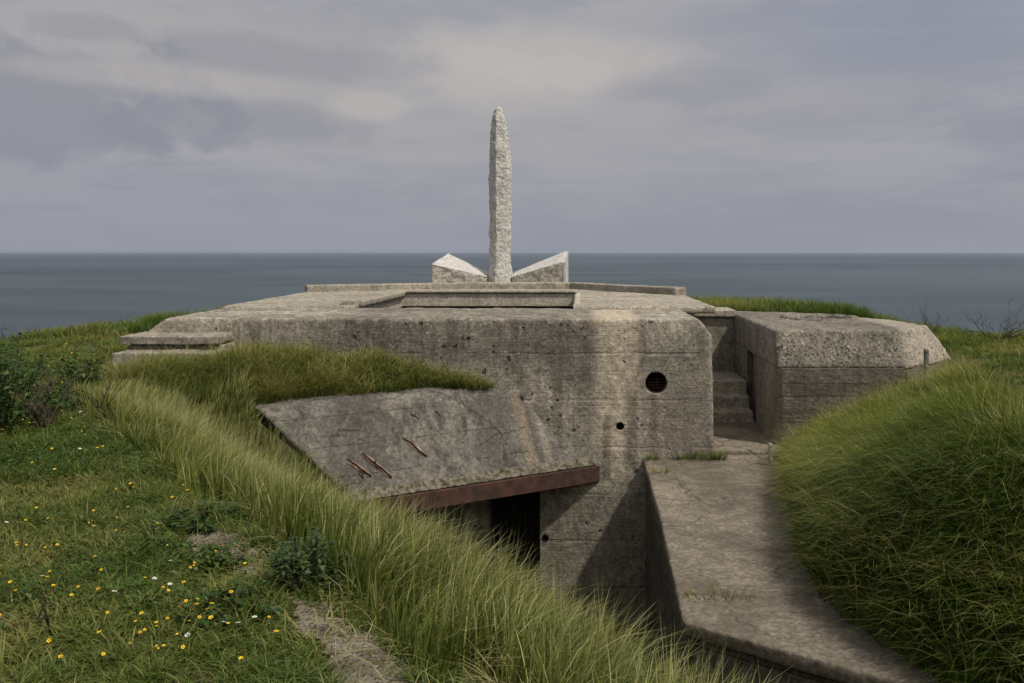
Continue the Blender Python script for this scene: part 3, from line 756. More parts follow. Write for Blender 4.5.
def stone(x, y, z, r, mat, label, name='stone'):
    bm = bmesh.new(); bmesh.ops.create_icosphere(bm, subdivisions=3, radius=r)
    for v in bm.verts:
        k = 1 + .28 * vnoise(v.co.x / r * 1.3 + x * 7, v.co.y / r * 1.3, v.co.z / r * 1.3); v.co = Vector((v.co.x * 1.25 * k + x, v.co.y * .9 * k + y, v.co.z * .75 * k + z))
    o = link(name, bm_mesh(bm, True), mat); tag(o, label, 'stone'); return o
M_chalk = plain('pale_stone', (.40, .37, .33), .95, (.22, .20, .17), 14, .1, .8)
stone(-4.20, 11.28, Hs(-4.20, 11.28) + .06, .06, M_chalk, 'pale lump of broken concrete at the left end of the sloping canopy')

# ------------------------------------------------------------------ vegetation
def in_view(x, y, z, mx=330, my=150):
    yy = np.maximum(y, .3)
    u = 580 + 900 * x / yy; v = 251.5 - 900 * z / yy
    return (y > 1.0) & (u > -mx) & (u < 1024 + mx) & (v < 683 + my)

def mesh_from(name, V_, loops, starts, totals, cols):
    me = bpy.data.meshes.new(name)
    me.vertices.add(len(V_)); me.vertices.foreach_set('co', V_.astype(np.float32).ravel())
    me.loops.add(len(loops)); me.loops.foreach_set('vertex_index', loops.astype(np.int32))
    me.polygons.add(len(starts)); me.polygons.foreach_set('loop_start', starts.astype(np.int32)); me.polygons.foreach_set('loop_total', totals.astype(np.int32))
    ca = me.color_attributes.new('Col', 'FLOAT_COLOR', 'POINT')
    ca.data.foreach_set('color', np.concatenate([cols, np.ones((len(cols), 1))], 1).astype(np.float32).ravel())
    me.polygons.foreach_set('use_smooth', np.ones(len(starts), bool))
    me.update(); return me

def blade_mesh(p, h, w, az, lean, c0, c1, droop=1.0, flat=None):
    """p (n,3) roots; each blade a bent tapering ribbon of two quads and a tip"""
    n = len(p)
    ts = np.array([0, .38, .72, 1.0])
    dirx, diry = np.cos(az), np.sin(az)
    fa = az + math.pi / 2 + rng.normal(0, .7, n)
    sx, sy = np.cos(fa), np.sin(fa)
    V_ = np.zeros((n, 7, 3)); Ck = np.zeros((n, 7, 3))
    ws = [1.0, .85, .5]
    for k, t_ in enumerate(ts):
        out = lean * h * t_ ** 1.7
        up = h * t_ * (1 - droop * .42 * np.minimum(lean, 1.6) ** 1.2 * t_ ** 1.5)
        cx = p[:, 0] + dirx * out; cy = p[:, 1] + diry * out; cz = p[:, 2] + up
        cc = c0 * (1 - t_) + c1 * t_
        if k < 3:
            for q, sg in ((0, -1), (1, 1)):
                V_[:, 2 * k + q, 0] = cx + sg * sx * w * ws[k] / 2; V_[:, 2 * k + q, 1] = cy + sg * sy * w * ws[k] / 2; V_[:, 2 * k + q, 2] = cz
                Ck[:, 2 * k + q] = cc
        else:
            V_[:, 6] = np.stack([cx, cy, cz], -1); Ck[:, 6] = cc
    pat = np.array([0, 1, 3, 2, 2, 3, 5, 4, 4, 5, 6])
    loops = (np.arange(n)[:, None] * 7 + pat).ravel()
    st_ = (np.arange(n)[:, None] * 11 + np.array([0, 4, 8])).ravel(); tot = np.tile([4, 4, 3], n)
    return V_.reshape(-1, 3), loops, st_, tot, Ck.reshape(-1, 3)

def tufted(n, rect, dens, per=30, rad=.10, zf=H):
    """points gathered in tufts; returns x, y, outward bearing, tuft id noise"""
    x0, x1, y0, y1 = rect
    nt = max(1, n // per) * 6
    tx = rng.uniform(x0, x1, nt); ty = rng.uniform(y0, y1, nt)
    ok = rng.random(nt) < dens(tx, ty)
    ok &= in_view(tx, ty, zf(tx, ty))
    tx, ty = tx[ok], ty[ok]
    if len(tx) > n // per: tx, ty = tx[:n // per], ty[:n // per]
    k = len(tx); tid = np.repeat(np.arange(k), per)
    a = rng.uniform(0, 2 * math.pi, k * per); r = rad * np.sqrt(rng.random(k * per)) * (0.5 + rng.random(k)[tid])
    x = tx[tid] + r * np.cos(a); y = ty[tid] + r * np.sin(a)
    ok = dens(x, y) > .02
    return x[ok], y[ok], a[ok], (rng.random(k)[tid])[ok], (r / rad)[ok]

def pal(n, stops, f):
    """colours picked along a palette by f in 0..1"""
    stops = np.array(stops); q = np.clip(f, 0, .9999) * (len(stops) - 1); i = q.astype(int); t_ = (q - i)[:, None]
    return stops[i] * (1 - t_) + stops[i + 1] * t_

M_mound = leafmat('mound_blades', (1.12, 1.24, .85), transl=.35, rough=.5)
M_turf = leafmat('turf_blades', (1.22, 1.32, .92), transl=.35, rough=.5)
M_grass = leafmat('grass_blades', (1.27, 1.38, 1.10), transl=.35, rough=.5)
M_leaf = leafmat('broad_leaves', (1.1, 1.2, .95), transl=.25, rough=.45)

def grass_object(name, parts, label, mat=None):
    V_, L_, S_, T_, C_ = [], [], [], [], []; vo = lo_ = 0
    for (a, b, c_, d_, e_) in parts:
        V_.append(a); L_.append(b + vo); S_.append(c_ + lo_); T_.append(d_); C_.append(e_); vo += len(a); lo_ += len(b)
    me = mesh_from(name, np.concatenate(V_), np.concatenate(L_), np.concatenate(S_), np.concatenate(T_), np.concatenate(C_))
    return tag(link(name, me, mat or M_grass), label, 'grass', kind='stuff')

GREEN_DK = (.030, .050, .010); GREEN = (.058, .085, .018); OLIVE = (.110, .120, .030); STRAW = (.27, .235, .115); PALE = (.36, .32, .20); BROWN = (.13, .085, .045)

# --- tall pale grass on the bank above the sunken entrance
def d_bank(x, y):
    s = bank_s(x, y)
    f = sstep(.0, .35, s) * sstep(4.4, 3.2, s) * (y < 13.45)
    f = f * (path_d(x, y) < .02)
    # not on the canopy or walkway
    cx = (x + 1.08) * (-.536) + (y - 13.6) * .844      # + behind the canopy's top edge
    al_ = (x + 1.08) * (-.844) + (y - 13.6) * (-.536)     # along the canopy from the wall
    f = f * ~((cx > -.95) & (al_ < 3.75 + 1.39 * np.clip(cx, -.95, 0))) * (x < .80 + 0 * y)
    return f * (.55 + .45 * (fbm(x * 1.3, y * 1.3, o=2) > -.25))
parts = []
x, y, a, tid, rr = tufted(80000, (-6.5, 1.2, 2.3, 13.3), d_bank, 26, .11)
n = len(x); s = bank_s(x, y); z = H(x, y)
clump = fbm(x * .8 + 3, y * .8, o=3)
h = (.36 + .16 * clump + .13 * rng.random(n)) * (.82 + .18 * sstep(.1, .9, s)) * (.8 + .35 * tid) * (1 - .26 * sstep(5.0, 7.0, y)) * (1 - .10 * sstep(.8, 1.6, s))
wind = rng.normal(.0, .35, n)
dx = np.cos(a) * (.25 + .45 * rr) + .55 + wind * .3; dy = np.sin(a) * (.25 + .45 * rr) - .10
az = np.arctan2(dy, dx); lean = np.hypot(dx, dy) * (.35 + .55 * rng.random(n))
f = np.clip(.42 + .34 * clump + .70 * (tid - .5) + rng.normal(0, .17, n) + .10 * sstep(6, 9.5, y), 0, 1)
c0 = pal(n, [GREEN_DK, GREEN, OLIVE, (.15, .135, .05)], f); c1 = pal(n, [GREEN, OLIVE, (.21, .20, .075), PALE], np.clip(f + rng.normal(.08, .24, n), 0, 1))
var = np.exp(rng.normal(0, .32, n))[:, None]; c0 = c0 * var; c1 = c1 * np.sqrt(var)
az = az + rng.normal(0, .45, n)
nearstep = np.exp(-((x + 6.0) / 1.1) ** 2 - ((y - 12.1) / .9) ** 2); h = h * (1 - .65 * nearstep)
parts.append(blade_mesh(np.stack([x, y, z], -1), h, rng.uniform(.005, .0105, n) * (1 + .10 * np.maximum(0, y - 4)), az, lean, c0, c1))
# dead thatch between the tufts
x, y, a, tid, rr = tufted(14000, (-6.5, 1.2, 2.3, 13.3), d_bank, 14, .2); n = len(x)
parts.append(blade_mesh(np.stack([x, y, H(x, y) + .02], -1), rng.uniform(.12, .32, n), rng.uniform(.003, .006, n), a, rng.uniform(.8, 1.8, n), pal(n, [BROWN, STRAW], rng.random(n)), pal(n, [STRAW, PALE], rng.random(n))))
# a few flowering stems above the rest
x, y, a, tid, rr = tufted(5200, (-6.0, 1.2, 2.3, 12), lambda x, y: d_bank(x, y) * (bank_s(x, y) > .5), 2, .1); n = len(x)
parts.append(blade_mesh(np.stack([x, y, H(x, y)], -1), rng.uniform(.38, .64, n), rng.uniform(.003, .005, n), a * .3, rng.uniform(.1, .5, n), pal(n, [OLIVE, STRAW], rng.random(n)), pal(n, [STRAW, PALE], rng.random(n))))
grass_object('bank_grass', parts, 'tall pale green grass on the bank between the worn path and sunken entrance')

# --- long drooping grass on the mound to the right
def d_mound(x, y):
    d = x - foot_x(y)
    f = sstep(-.02, .15, d) * (y > 4.2) * (y < 13.92)
    f = f * sstep(2.25 + .08 * (y - 6), 1.7 + .10 * (y - 6), d)
    f = f * ~((y > 13.9) & (x < 6.4))
    return f
parts = []
x, y, a, tid, rr = tufted(102000, (2.2, 7.6, 4.2, 13.95), d_mound, 30, .13)
n = len(x); d = x - foot_x(y); z = H(x, y)
clump = fbm(x * .9, y * .9 + 8, o=3)
h = (.36 + .24 * clump + .16 * rng.random(n)) * (.65 + .7 * tid) * (1 - .45 * sstep(1.4, 2.6, d)) * (1 - .40 * sstep(11.0, 13.3, y)) * (.55 + .45 * sstep(.0, 1.1, d))
dx = np.cos(a) * .45 - .55 + rng.normal(0, .25, n); dy = np.sin(a) * .45 - .42 + rng.normal(0, .2, n)
az = np.arctan2(dy, dx); lean = np.hypot(dx, dy) * (.55 + .75 * rng.random(n))
warm = np.clip(1.4 * np.exp(-((x - 3.2) ** 2 + (y - 12.2) ** 2 / 3.0) / .9), 0, .24) + .16 * sstep(2.2, 3.2, d)
f = np.clip(.36 + .42 * clump + .45 * fbm(x * .42, y * .42 + 60, o=2) + .60 * (tid - .5) + rng.normal(0, .16, n) + warm, 0, 1)
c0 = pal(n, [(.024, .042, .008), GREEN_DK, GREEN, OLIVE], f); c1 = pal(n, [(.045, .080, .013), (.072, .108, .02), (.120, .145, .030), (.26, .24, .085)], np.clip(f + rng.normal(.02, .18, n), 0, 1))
var = np.exp(rng.normal(0, .34, n))[:, None]; c0 = c0 * var; c1 = c1 * np.sqrt(var); az = az + rng.normal(0, .55, n)
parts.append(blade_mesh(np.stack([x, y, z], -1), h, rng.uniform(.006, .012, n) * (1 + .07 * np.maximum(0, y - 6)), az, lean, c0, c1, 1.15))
x, y, a, tid, rr = tufted(15000, (2.2, 7.6, 4.2, 13.95), d_mound, 10, .2); n = len(x)
dx = np.cos(a) * .5 - .6; dy = np.sin(a) * .5 - .4
parts.append(blade_mesh(np.stack([x, y, H(x, y) + .05], -1), rng.uniform(.3, .55, n), rng.uniform(.003, .006, n), np.arctan2(dy, dx), rng.uniform(.5, 1.4, n), pal(n, [BROWN, STRAW], rng.random(n)), pal(n, [STRAW, PALE], rng.random(n))))
x, y, a, tid, rr = tufted(2600, (2.2, 7.6, 4.2, 13.95), d_mound, 2, .1); n = len(x)
parts.append(blade_mesh(np.stack([x, y, H(x, y)], -1), rng.uniform(.4, .72, n), rng.uniform(.004, .007, n), a, rng.uniform(.2, .8, n), pal(n, [OLIVE, STRAW], rng.random(n)), pal(n, [STRAW, PALE], rng.random(n))))
grass_object('mound_grass', parts, 'long dark green grass drooping over the steep mound right of the walkway', M_mound)

# --- mown-looking short turf with weeds, left of the path
def d_short(x, y):
    s = bank_s(x, y)
    f = sstep(.35, -.05, s) * (path_d(x, y) < .03)
    f = f * ~((x > -6.9) & (y > 12.5)) * (y < 14.5)
    return f * np.clip(5.5 / np.maximum(y, 3), .35, 1) * (.45 + .55 * sstep(-.35, .1, fbm(x * 1.6 + 4, y * 1.6, o=3)))
parts = []
x, y, a, tid, rr = tufted(190000, (-10.5, 1.2, 2.3, 14.5), d_short, 22, .09); n = len(x)
clump = fbm(x * 1.5, y * 1.5 + 2, o=3)
h = (.042 + .03 * clump + .042 * rng.random(n)) * (.7 + .7 * tid) * (1 + .03 * np.maximum(y - 6, 0)) * (1 - .5 * sstep(11, 12.5, y) * (x > -7.2))
h = np.maximum(h, .03)
f = np.clip(.40 - .55 * clump + .5 * (tid - .5) + rng.normal(0, .17, n) + .28 * sstep(-.3, .1, fbm(x * 1.6 + 4, y * 1.6, o=3)) * -1 + .12, 0, 1)
c0 = pal(n, [(.028, .052, .010), GREEN, OLIVE, (.15, .12, .055)], f); c1 = pal(n, [(.048, .080, .015), (.085, .110, .025), (.16, .15, .055), (.30, .25, .13)], f)
parts.append(blade_mesh(np.stack([x, y, H(x, y)], -1), h, rng.uniform(.004, .008, n), a + rng.normal(0, .5, n), rng.uniform(.5, 1.9, n), c0, c1))
x, y, a, tid, rr = tufted(7000, (-10.5, 1.2, 2.3, 14.5), lambda x, y: d_short(x, y) * (fbm(x * 1.1, y * 1.1 + 30, o=2) > .0), 12, .14); n = len(x)
parts.append(blade_mesh(np.stack([x, y, H(x, y)], -1), rng.uniform(.09, .20, n), rng.uniform(.003, .006, n), a, rng.uniform(.4, 1.5, n), pal(n, [GREEN, OLIVE], rng.random(n)), pal(n, [OLIVE, STRAW], rng.random(n) ** 1.5)))
x, y, a, tid, rr = tufted(1500, (-4, 1, 2.2, 7), lambda x, y: (path_d(x, y) > -.10) * 1.0, 5, .12); n = len(x)
parts.append(blade_mesh(np.stack([x, y, H(x, y) + .012], -1), rng.uniform(.05, .16, n), rng.uniform(.003, .005, n), a, rng.uniform(1.2, 2.2, n), pal(n, [BROWN, STRAW], rng.random(n)), pal(n, [STRAW, PALE], rng.random(n))))
grass_object('turf_grass', parts, 'short weedy turf with dry patches left of the worn path', M_turf)

# --- low broad-leaved weeds mixed into the turf
def leaf_mesh(p, dirs, nrm, ln, w, col, fold=.25):
    """n leaves: root p, pointing along dirs, face nrm"""
    n = len(p); dirs = dirs / np.linalg.norm(dirs, axis=1)[:, None]
    side = np.cross(dirs, nrm); side /= np.linalg.norm(side, axis=1)[:, None] + 1e-9
    up = np.cross(side, dirs)
    V_ = np.zeros((n, 6, 3)); l_ = ln[:, None]; w_ = w[:, None]
    V_[:, 0] = p; V_[:, 1] = p + dirs * l_ * .42 + side * w_ * .5 + up * w_ * fold; V_[:, 2] = p + dirs * l_ - up * l_ * .12
    V_[:, 3] = p + dirs * l_ * .42 - side * w_ * .5 + up * w_ * fold
    V_[:, 4] = p + dirs * l_ * .45; V_[:, 5] = V_[:, 2]
    pat = np.array([0, 1, 2, 4, 0, 4, 2, 3])
    loops = (np.arange(n)[:, None] * 6 + pat).ravel(); st_ = (np.arange(n)[:, None] * 8 + np.array([0, 4])).ravel(); tot = np.tile([4, 4], n)
    return V_.reshape(-1, 3), loops, st_, tot, np.repeat(col, 6, 0)
def d_weed(x, y): return d_short(x, y) * sstep(-.05, .22, fbm(x * .9 + 20, y * .9, o=3))
x, y, a, tid, rr = tufted(34000, (-10.5, 1.2, 2.3, 14.5), d_weed, 16, .11); n = len(x)
dirs = np.stack([np.cos(a), np.sin(a), rng.uniform(.1, .9, n)], -1); nr_ = np.stack([rng.normal(0, .4, n), rng.normal(0, .4, n), np.ones(n)], -1)
col = pal(n, [(.020, .042, .010), (.040, .070, .014), (.085, .110, .028)], np.clip(tid * .7 + rng.normal(.15, .15, n), 0, 1))
o = grass_object('ground_weeds', [leaf_mesh(np.stack([x, y, H(x, y) + rng.uniform(.0, .07, n)], -1), dirs, nr_, rng.uniform(.014, .040, n), rng.uniform(.009, .022, n), col)], 'low broad-leaved weeds scattered through the short turf', M_leaf)
o['category'] = 'weeds'

# --- turf on the canopy shelf
bm = bmesh.new(); st = .08; vv = {}
def shelf_in(x, y): return ((x + 1.08) * (-.536) + (y - 13.6) * .844 > .16 + .05 * math.sin(x * 5)) and -5.6 < x < -.95 and 11.4 < y < 13.72
def shelf_z(x, y):
    cx = (x + 1.08) * (-.536) + (y - 13.6) * .844
    return -2.015 + (.28 * sstep(.15, .9, cx) * sstep(-1.3, -2.6, x) + (fbm(x * 2, y * 2, o=3) * .04 + .05)) * sstep(.10, .40, cx)
xs = np.arange(-5.6, -.9, st); ys = np.arange(11.4, 13.75, st)
def gv2(i, j):
    if (i, j) not in vv: vv[(i, j)] = bm.verts.new((xs[i], ys[j], float(shelf_z(xs[i], ys[j]))))
    return vv[(i, j)]
for i in range(len(xs) - 1):
    for j in range(len(ys) - 1):
        if shelf_in(xs[i], ys[j]) and shelf_in(xs[i + 1], ys[j + 1]): bm.faces.new((gv2(i, j), gv2(i + 1, j), gv2(i + 1, j + 1), gv2(i, j + 1)))
tag(link('terrain', bm_mesh(bm, True), M_ground), kind='structure')
def d_shelf(x, y):
    cx = (x + 1.08) * (-.536) + (y - 13.6) * .844
    return (cx > np.interp(x, [-2.4, -1.3], [.17, -.10]) + .06 * np.sin(x * 5)) * (x > -5.9) * (x < -.90) * (y < 13.50 - .07 * (x > -99))
parts = []
def zs(x, y): return np.where(x < -4.6, np.maximum(H(x, y), shelf_z(x, y)), shelf_z(x, y))
x, y, a, tid, rr = tufted(24000, (-5.9, -.9, 11.2, 13.5), d_shelf, 22, .10, zs); n = len(x)
h = (.20 + .18 * rng.random(n)) * (.55 + .95 * tid) * (.45 + .55 * sstep(-1.1, -2.4, x)) * (1 + .5 * np.clip(fbm(x * 1.7, y * 1.7 + 40, o=2), -.7, 1))
f = np.clip(.55 + .45 * fbm(x * 1.2, y * 2, o=2) + .6 * (tid - .5) + rng.normal(0, .14, n), 0, 1)
c0 = pal(n, [GREEN_DK, GREEN, OLIVE, BROWN], f); c1 = pal(n, [GREEN, (.10, .125, .028), (.15, .15, .045), (.24, .20, .08)], f)
parts.append(blade_mesh(np.stack([x, y, zs(x, y)], -1), h, rng.uniform(.008, .015, n), a + .2, rng.uniform(.3, 1.3, n), c0, c1))
x, y, a, tid, rr = tufted(2500, (-5.9, -.9, 11.2, 13.5), d_shelf, 10, .2, zs); n = len(x)
parts.append(blade_mesh(np.stack([x, y, zs(x, y)], -1), rng.uniform(.2, .55, n), rng.uniform(.005, .008, n), a, rng.uniform(.3, 1.3, n), pal(n, [BROWN, STRAW], rng.random(n)), pal(n, [STRAW, PALE], rng.random(n))))
grass_object('shelf_grass', parts, 'olive green grass on the ledge between the sloping canopy and front wall')

# --- rough grass along the cliff edge, left, right and behind the second block
def d_ridge(x, y):
    edge = np.interp(x, [-60, -30, -13, -10, -6.9, -4, 0, 3, 5.8, 8.5, 12, 30, 60], [-30, -8, 11, 15.4, 19.6, 25.5, 28, 23.5, 20.6, 18.2, 16.4, 8, -20])
    left = (x < -6.75) * (y > 13.0) + (x < -6.4) * (y > 14.5)
    d = x - foot_x(y)
    right = (x > 2.6) * ((d > 1.65 + .10 * (y - 6)) | (y > 18.7)) * ~((x < 6.35) & (y > 13.9) & (y < 19.75 - np.maximum(0, x - 3.1) * .55)) * (y > 4.5)
    return (left + right > 0) * (y < edge + .7) * (y > 4.5)
parts = []
x, y, a, tid, rr = tufted(90000, (-13, 12, 4.5, 24), d_ridge, 24, .13); n = len(x)
z = H(x, y); ok = z > -3.0; x, y, a, tid, z = x[ok], y[ok], a[ok], tid[ok], z[ok]; n = len(x)
tall = sstep(15.0, 17.5, y)
lowr = sstep(6.6, 5.8, x - .0 * y) 
h = (.055 + .065 * rng.random(n) + .19 * tall * ((x < 6.2) + .55 * (x >= 6.2))) * (.7 + .6 * tid)
h = h * (1 + .6 * np.clip(fbm(x * 1.2 + 7, y * 1.2, o=2), -.6, 1))
f = np.clip(.42 + .6 * fbm(x * .9, y * .9, o=3) + .45 * (tid - .5) + rng.normal(0, .14, n) + .20 * (x > 3) * (y < 16) + .7 * np.clip(fbm(x * .7 + 90, y * .7, o=3), 0, 1) * (x > 3) * (y < 16), 0, 1)
c0 = pal(n, [GREEN_DK, GREEN, OLIVE, BROWN], f); c1 = pal(n, [(.05, .08, .016), (.095, .125, .026), (.16, .165, .045), (.27, .23, .09)], f)
parts.append(blade_mesh(np.stack([x, y, z], -1), h, rng.uniform(.007, .014, n), a, rng.uniform(.2, 1.0, n), c0, c1))
grass_object('cliff_grass', parts, 'rough green grass along the cliff edge on both sides of the bunker')

# --- tufts growing from joints at the foot of the front wall
def tuft(x, y, z, n, h, r, label, cat='grass tuft', cols=((.05, .075, .018), (.14, .14, .045))):
    a = rng.uniform(0, 6.283, n); q = r * np.sqrt(rng.random(n))
    p = np.stack([x + np.cos(a) * q * 1.5, y + np.sin(a) * q * .5, np.full(n, z)], -1)
    cc = pal(n, cols, rng.random(n))
    me = mesh_from('tuft', *blade_mesh(p, h * rng.uniform(.5, 1.2, n), np.full(n, .008), a, rng.uniform(.3, 1.3, n), cc * .8, cc * 1.3))
    return tag(link('grass_tuft', me, M_grass), label, cat, 'grass tufts at the wall foot')
tuft(1.58, 13.40, -3.09, 110, .16, .10, 'small green grass tuft at the wall foot directly below the round vent hole')
tuft(1.98, 13.36, -3.09, 170, .21, .13, 'largest grass tuft at the wall foot, beside the first step of the passage')
tuft(1.08, 13.36, -3.09, 70, .13, .08, 'sparse yellowish grass tuft by the inner corner of the walkway')
tuft(1.10, 12.55, -3.09, 60, .10, .10, 'thin dry grass tuft on the walkway near its left edge', cols=((.12, .12, .04), (.22, .19, .08)))
tuft(1.25, 8.05, -3.09, 90, .11, .22, 'scattered blades of grass in the stained walkway near its front corner', cols=((.09, .10, .03), (.2, .17, .07)))

# --- leafy plants
def leafy(name, cx, cy, rx, ry, h, nst, nl, ls, label, cat, cols, z0=None, stemc=(.06, .07, .025), droop=.3, wratio=.5, group=None):
    base = Hs(cx, cy) if z0 is None else z0
    root = empty(name, (cx, cy, base), label, cat, group)
    bm = bmesh.new(); P_, D_, N_ = [], [], []
    for k in range(nst):
        a = rng.uniform(0, 6.283); q = math.sqrt(rng.random()); x0, y0 = cx + rx * q * math.cos(a) * .75, cy + ry * q * math.sin(a) * .75
        hh = h * (1 - .55 * q * q) * rng.uniform(.75, 1.12); zz = (Hs(x0, y0) if z0 is None else z0) - .02
        lean = Vector((math.cos(a) * q * rx * .45, math.sin(a) * q * ry * .45, 0))
        pts = [Vector((x0, y0, zz)) + lean * (t_ ** 1.5) + Vector((0, 0, hh * t_)) for t_ in (0, .35, .7, 1)]
        tube(bm, pts, .006 if h < .6 else .009, .002, 5)
        for j in range(nl):
            t_ = .15 + .85 * (j + rng.random()) / nl; pt = Vector((x0, y0, zz)) + lean * (t_ ** 1.5) + Vector((0, 0, hh * t_))
            b = rng.uniform(0, 6.283)
            P_.append(pt); D_.append((math.cos(b), math.sin(b), rng.normal(.15, .35) - droop * .5)); N_.append((rng.normal(0, .35), rng.normal(0, .35), 1))
    link('stem', bm_mesh(bm, True), plain('plant_stem', stemc, .7), root)
    n = len(P_); ln = ls * rng.uniform(.55, 1.25, n)
    cc = pal(n, cols, np.clip(rng.normal(.5, .27, n), 0, 1))
    me = mesh_from('f', *leaf_mesh(np.array([tuple(p) for p in P_]), np.array(D_), np.array(N_), ln, ln * wratio * rng.uniform(.8, 1.2, n), cc, .18))
    fo = link('leaves_or_heads', me, M_leaf, root)
    return root
NETTLE = ((.022, .040, .014), (.045, .068, .026), (.080, .105, .045))
DARKW = ((.016, .034, .009), (.030, .056, .014), (.060, .090, .024))
leafy('nettle', -1.27, 4.25, .19, .16, .30, 46, 26, .042, 'dusty green nettle clump at the foot of the tall grass beside the path', 'plant', NETTLE)
leafy('leafy_weed', -2.20, 5.15, .24, .20, .15, 26, 14, .055, 'dark green low leafy weed near the upper end of the worn path', 'plant', DARKW)
leafy('leafy_weed', -1.50, 3.88, .20, .16, .14, 26, 14, .050, 'dark green leafy weed in the turf nearest the bare soil path', 'plant', DARKW)
leafy('leafy_weed', -1.86, 4.55, .20, .16, .16, 24, 14, .050, 'bright green leafy weed just left of the bare patch beside the nettles', 'plant', ((.03, .055, .012), (.055, .09, .02), (.10, .13, .035)))
leafy('leafy_weed', -2.55, 3.42, .28, .22, .28, 44, 18, .038, 'dark leafy weed in the lower left corner of the turf', 'plant', DARKW)
leafy('leafy_weed', -5.12, 12.75, .30, .20, .28, 26, 14, .085, 'green leafy plant growing against the right end of the concrete steps', 'plant', ((.03, .055, .014), (.055, .085, .022), (.09, .12, .035)))
leafy('leafy_weed', -5.05, 9.0, .35, .3, .22, 24, 12, .07, 'low dark weed patch in the turf right of the dead stalks', 'plant', DARKW)
leafy('bush', -5.30, 8.0, .60, .80, .86, 150, 28, .055, 'dark green bush at the left edge beside the turf', 'bush', ((.022, .048, .012), (.042, .078, .018), (.075, .115, .03)))
leafy('bush', -6.7, 9.7, .7, .8, .66, 120, 22, .065, 'dark green bush behind the first bush, nearer the cliff edge', 'bush', DARKW)
leafy('leafy_weed', -6.0, 10.9, .28, .25, .52, 30, 16, .075, 'upright green plant standing in the turf below the cliff-edge grass', 'plant', ((.03, .055, .012), (.055, .085, .02), (.09, .12, .03)))

# --- dead brown stalks and bare shrubs
def twigs(name, x, y, h, spread, nst, label, cat, c=(.075, .052, .038), r=.006, depth=3, group=None, heads=False):
    z = Hs(x, y); root = empty(name, (x, y, z), label, cat, group); bm = bmesh.new(); ends = []
    rd = random.Random(int(x * 100 + y * 37))
    def grow(p, d, L_, rr_, k):
        pts = [p]; q = p.copy(); dd = d.copy()
        for i in range(4):
            dd = (dd + Vector((rd.gauss(0, .16), rd.gauss(0, .16), rd.gauss(.03, .10)))).normalized(); q = q + dd * L_ / 4; pts.append(q.copy())
        tube(bm, pts, rr_, rr_ * .55, 5)
        if k > 0:
            for i in range(rd.randint(2, 3)):
                s_ = pts[rd.randint(1, 4)]; nd = (dd + Vector((rd.gauss(0, .6), rd.gauss(0, .6), rd.gauss(.15, .35)))).normalized(); grow(s_, nd, L_ * rd.uniform(.45, .7), rr_ * .55, k - 1)
        else: ends.append(pts[-1])
    for i in range(nst):
        a = rd.uniform(0, 6.283)
        grow(Vector((x + math.cos(a) * spread * .03, y + math.sin(a) * spread * .03, z - .03)), Vector((math.cos(a) * spread, math.sin(a) * spread, 1)).normalized(), h * rd.uniform(.5, .75), r, depth)
    link('branches', bm_mesh(bm, True), plain('dry_stalk', c, .9, tuple(k * .6 for k in c), 40), root)
    if heads:
        n = len(ends) * 4; P_ = np.array([tuple(ends[i % len(ends)]) for i in range(n)]) + rng.normal(0, .022, (n, 3))
        me = mesh_from('s', *leaf_mesh(P_, rng.normal(0, 1, (n, 3)), rng.normal(0, 1, (n, 3)), rng.uniform(.015, .04, n), rng.uniform(.008, .018, n), pal(n, [(.04, .03, .02), (.11, .08, .055)], rng.random(n))))
        link('leaves_or_heads', me, M_leaf, root)  # dry seed heads, built from small leaf shapes
    return root
twigs('dead_plant', -4.70, 7.9, .50, .35, 5, 'dead brown stalk plant with dry seed heads in front of the left bush', 'plant', r=.010, heads=True)
twigs('dead_plant', -4.55, 8.5, .40, .25, 3, 'smaller dark dead stalk right of the brown seed-head plant', 'plant', c=(.035, .028, .022), r=.008)
twigs('dry_stalk', -2.28, 3.78, .24, .15, 1, 'dark dry stalk in the lower left turf, left of a pair', 'plant', c=(.030, .022, .016), r=.0055, depth=1, heads=False)
twigs('dry_stalk', -2.18, 3.72, .24, .15, 1, 'dark dry stalk in the lower left turf, right of a pair', 'plant', c=(.030, .022, .016), r=.0055, depth=1)
twigs('bare_shrub', 8.0, 17.2, .85, 1.1, 14, 'bare twiggy shrub at the right cliff edge against the sea', 'shrub', c=(.055, .045, .042), r=.007, depth=4)
twigs('bare_shrub', 6.9, 17.9, .7, 1.0, 9, 'lower bare shrub left of the taller one on the right cliff edge', 'shrub', c=(.055, .045, .042), r=.006, depth=4)
twigs('bare_shrub', -10.0, 14.6, .7, 1.0, 14, 'grey-brown bare shrub at the far left cliff edge against the sea', 'shrub', c=(.085, .065, .055), r=.007, depth=4)
twigs('dead_plant', 4.25, 13.3, .3, .5, 5, 'dry brown stalks poking out of the mound grass below the board-marked wall', 'plant', c=(.10, .075, .055), r=.005, depth=2)

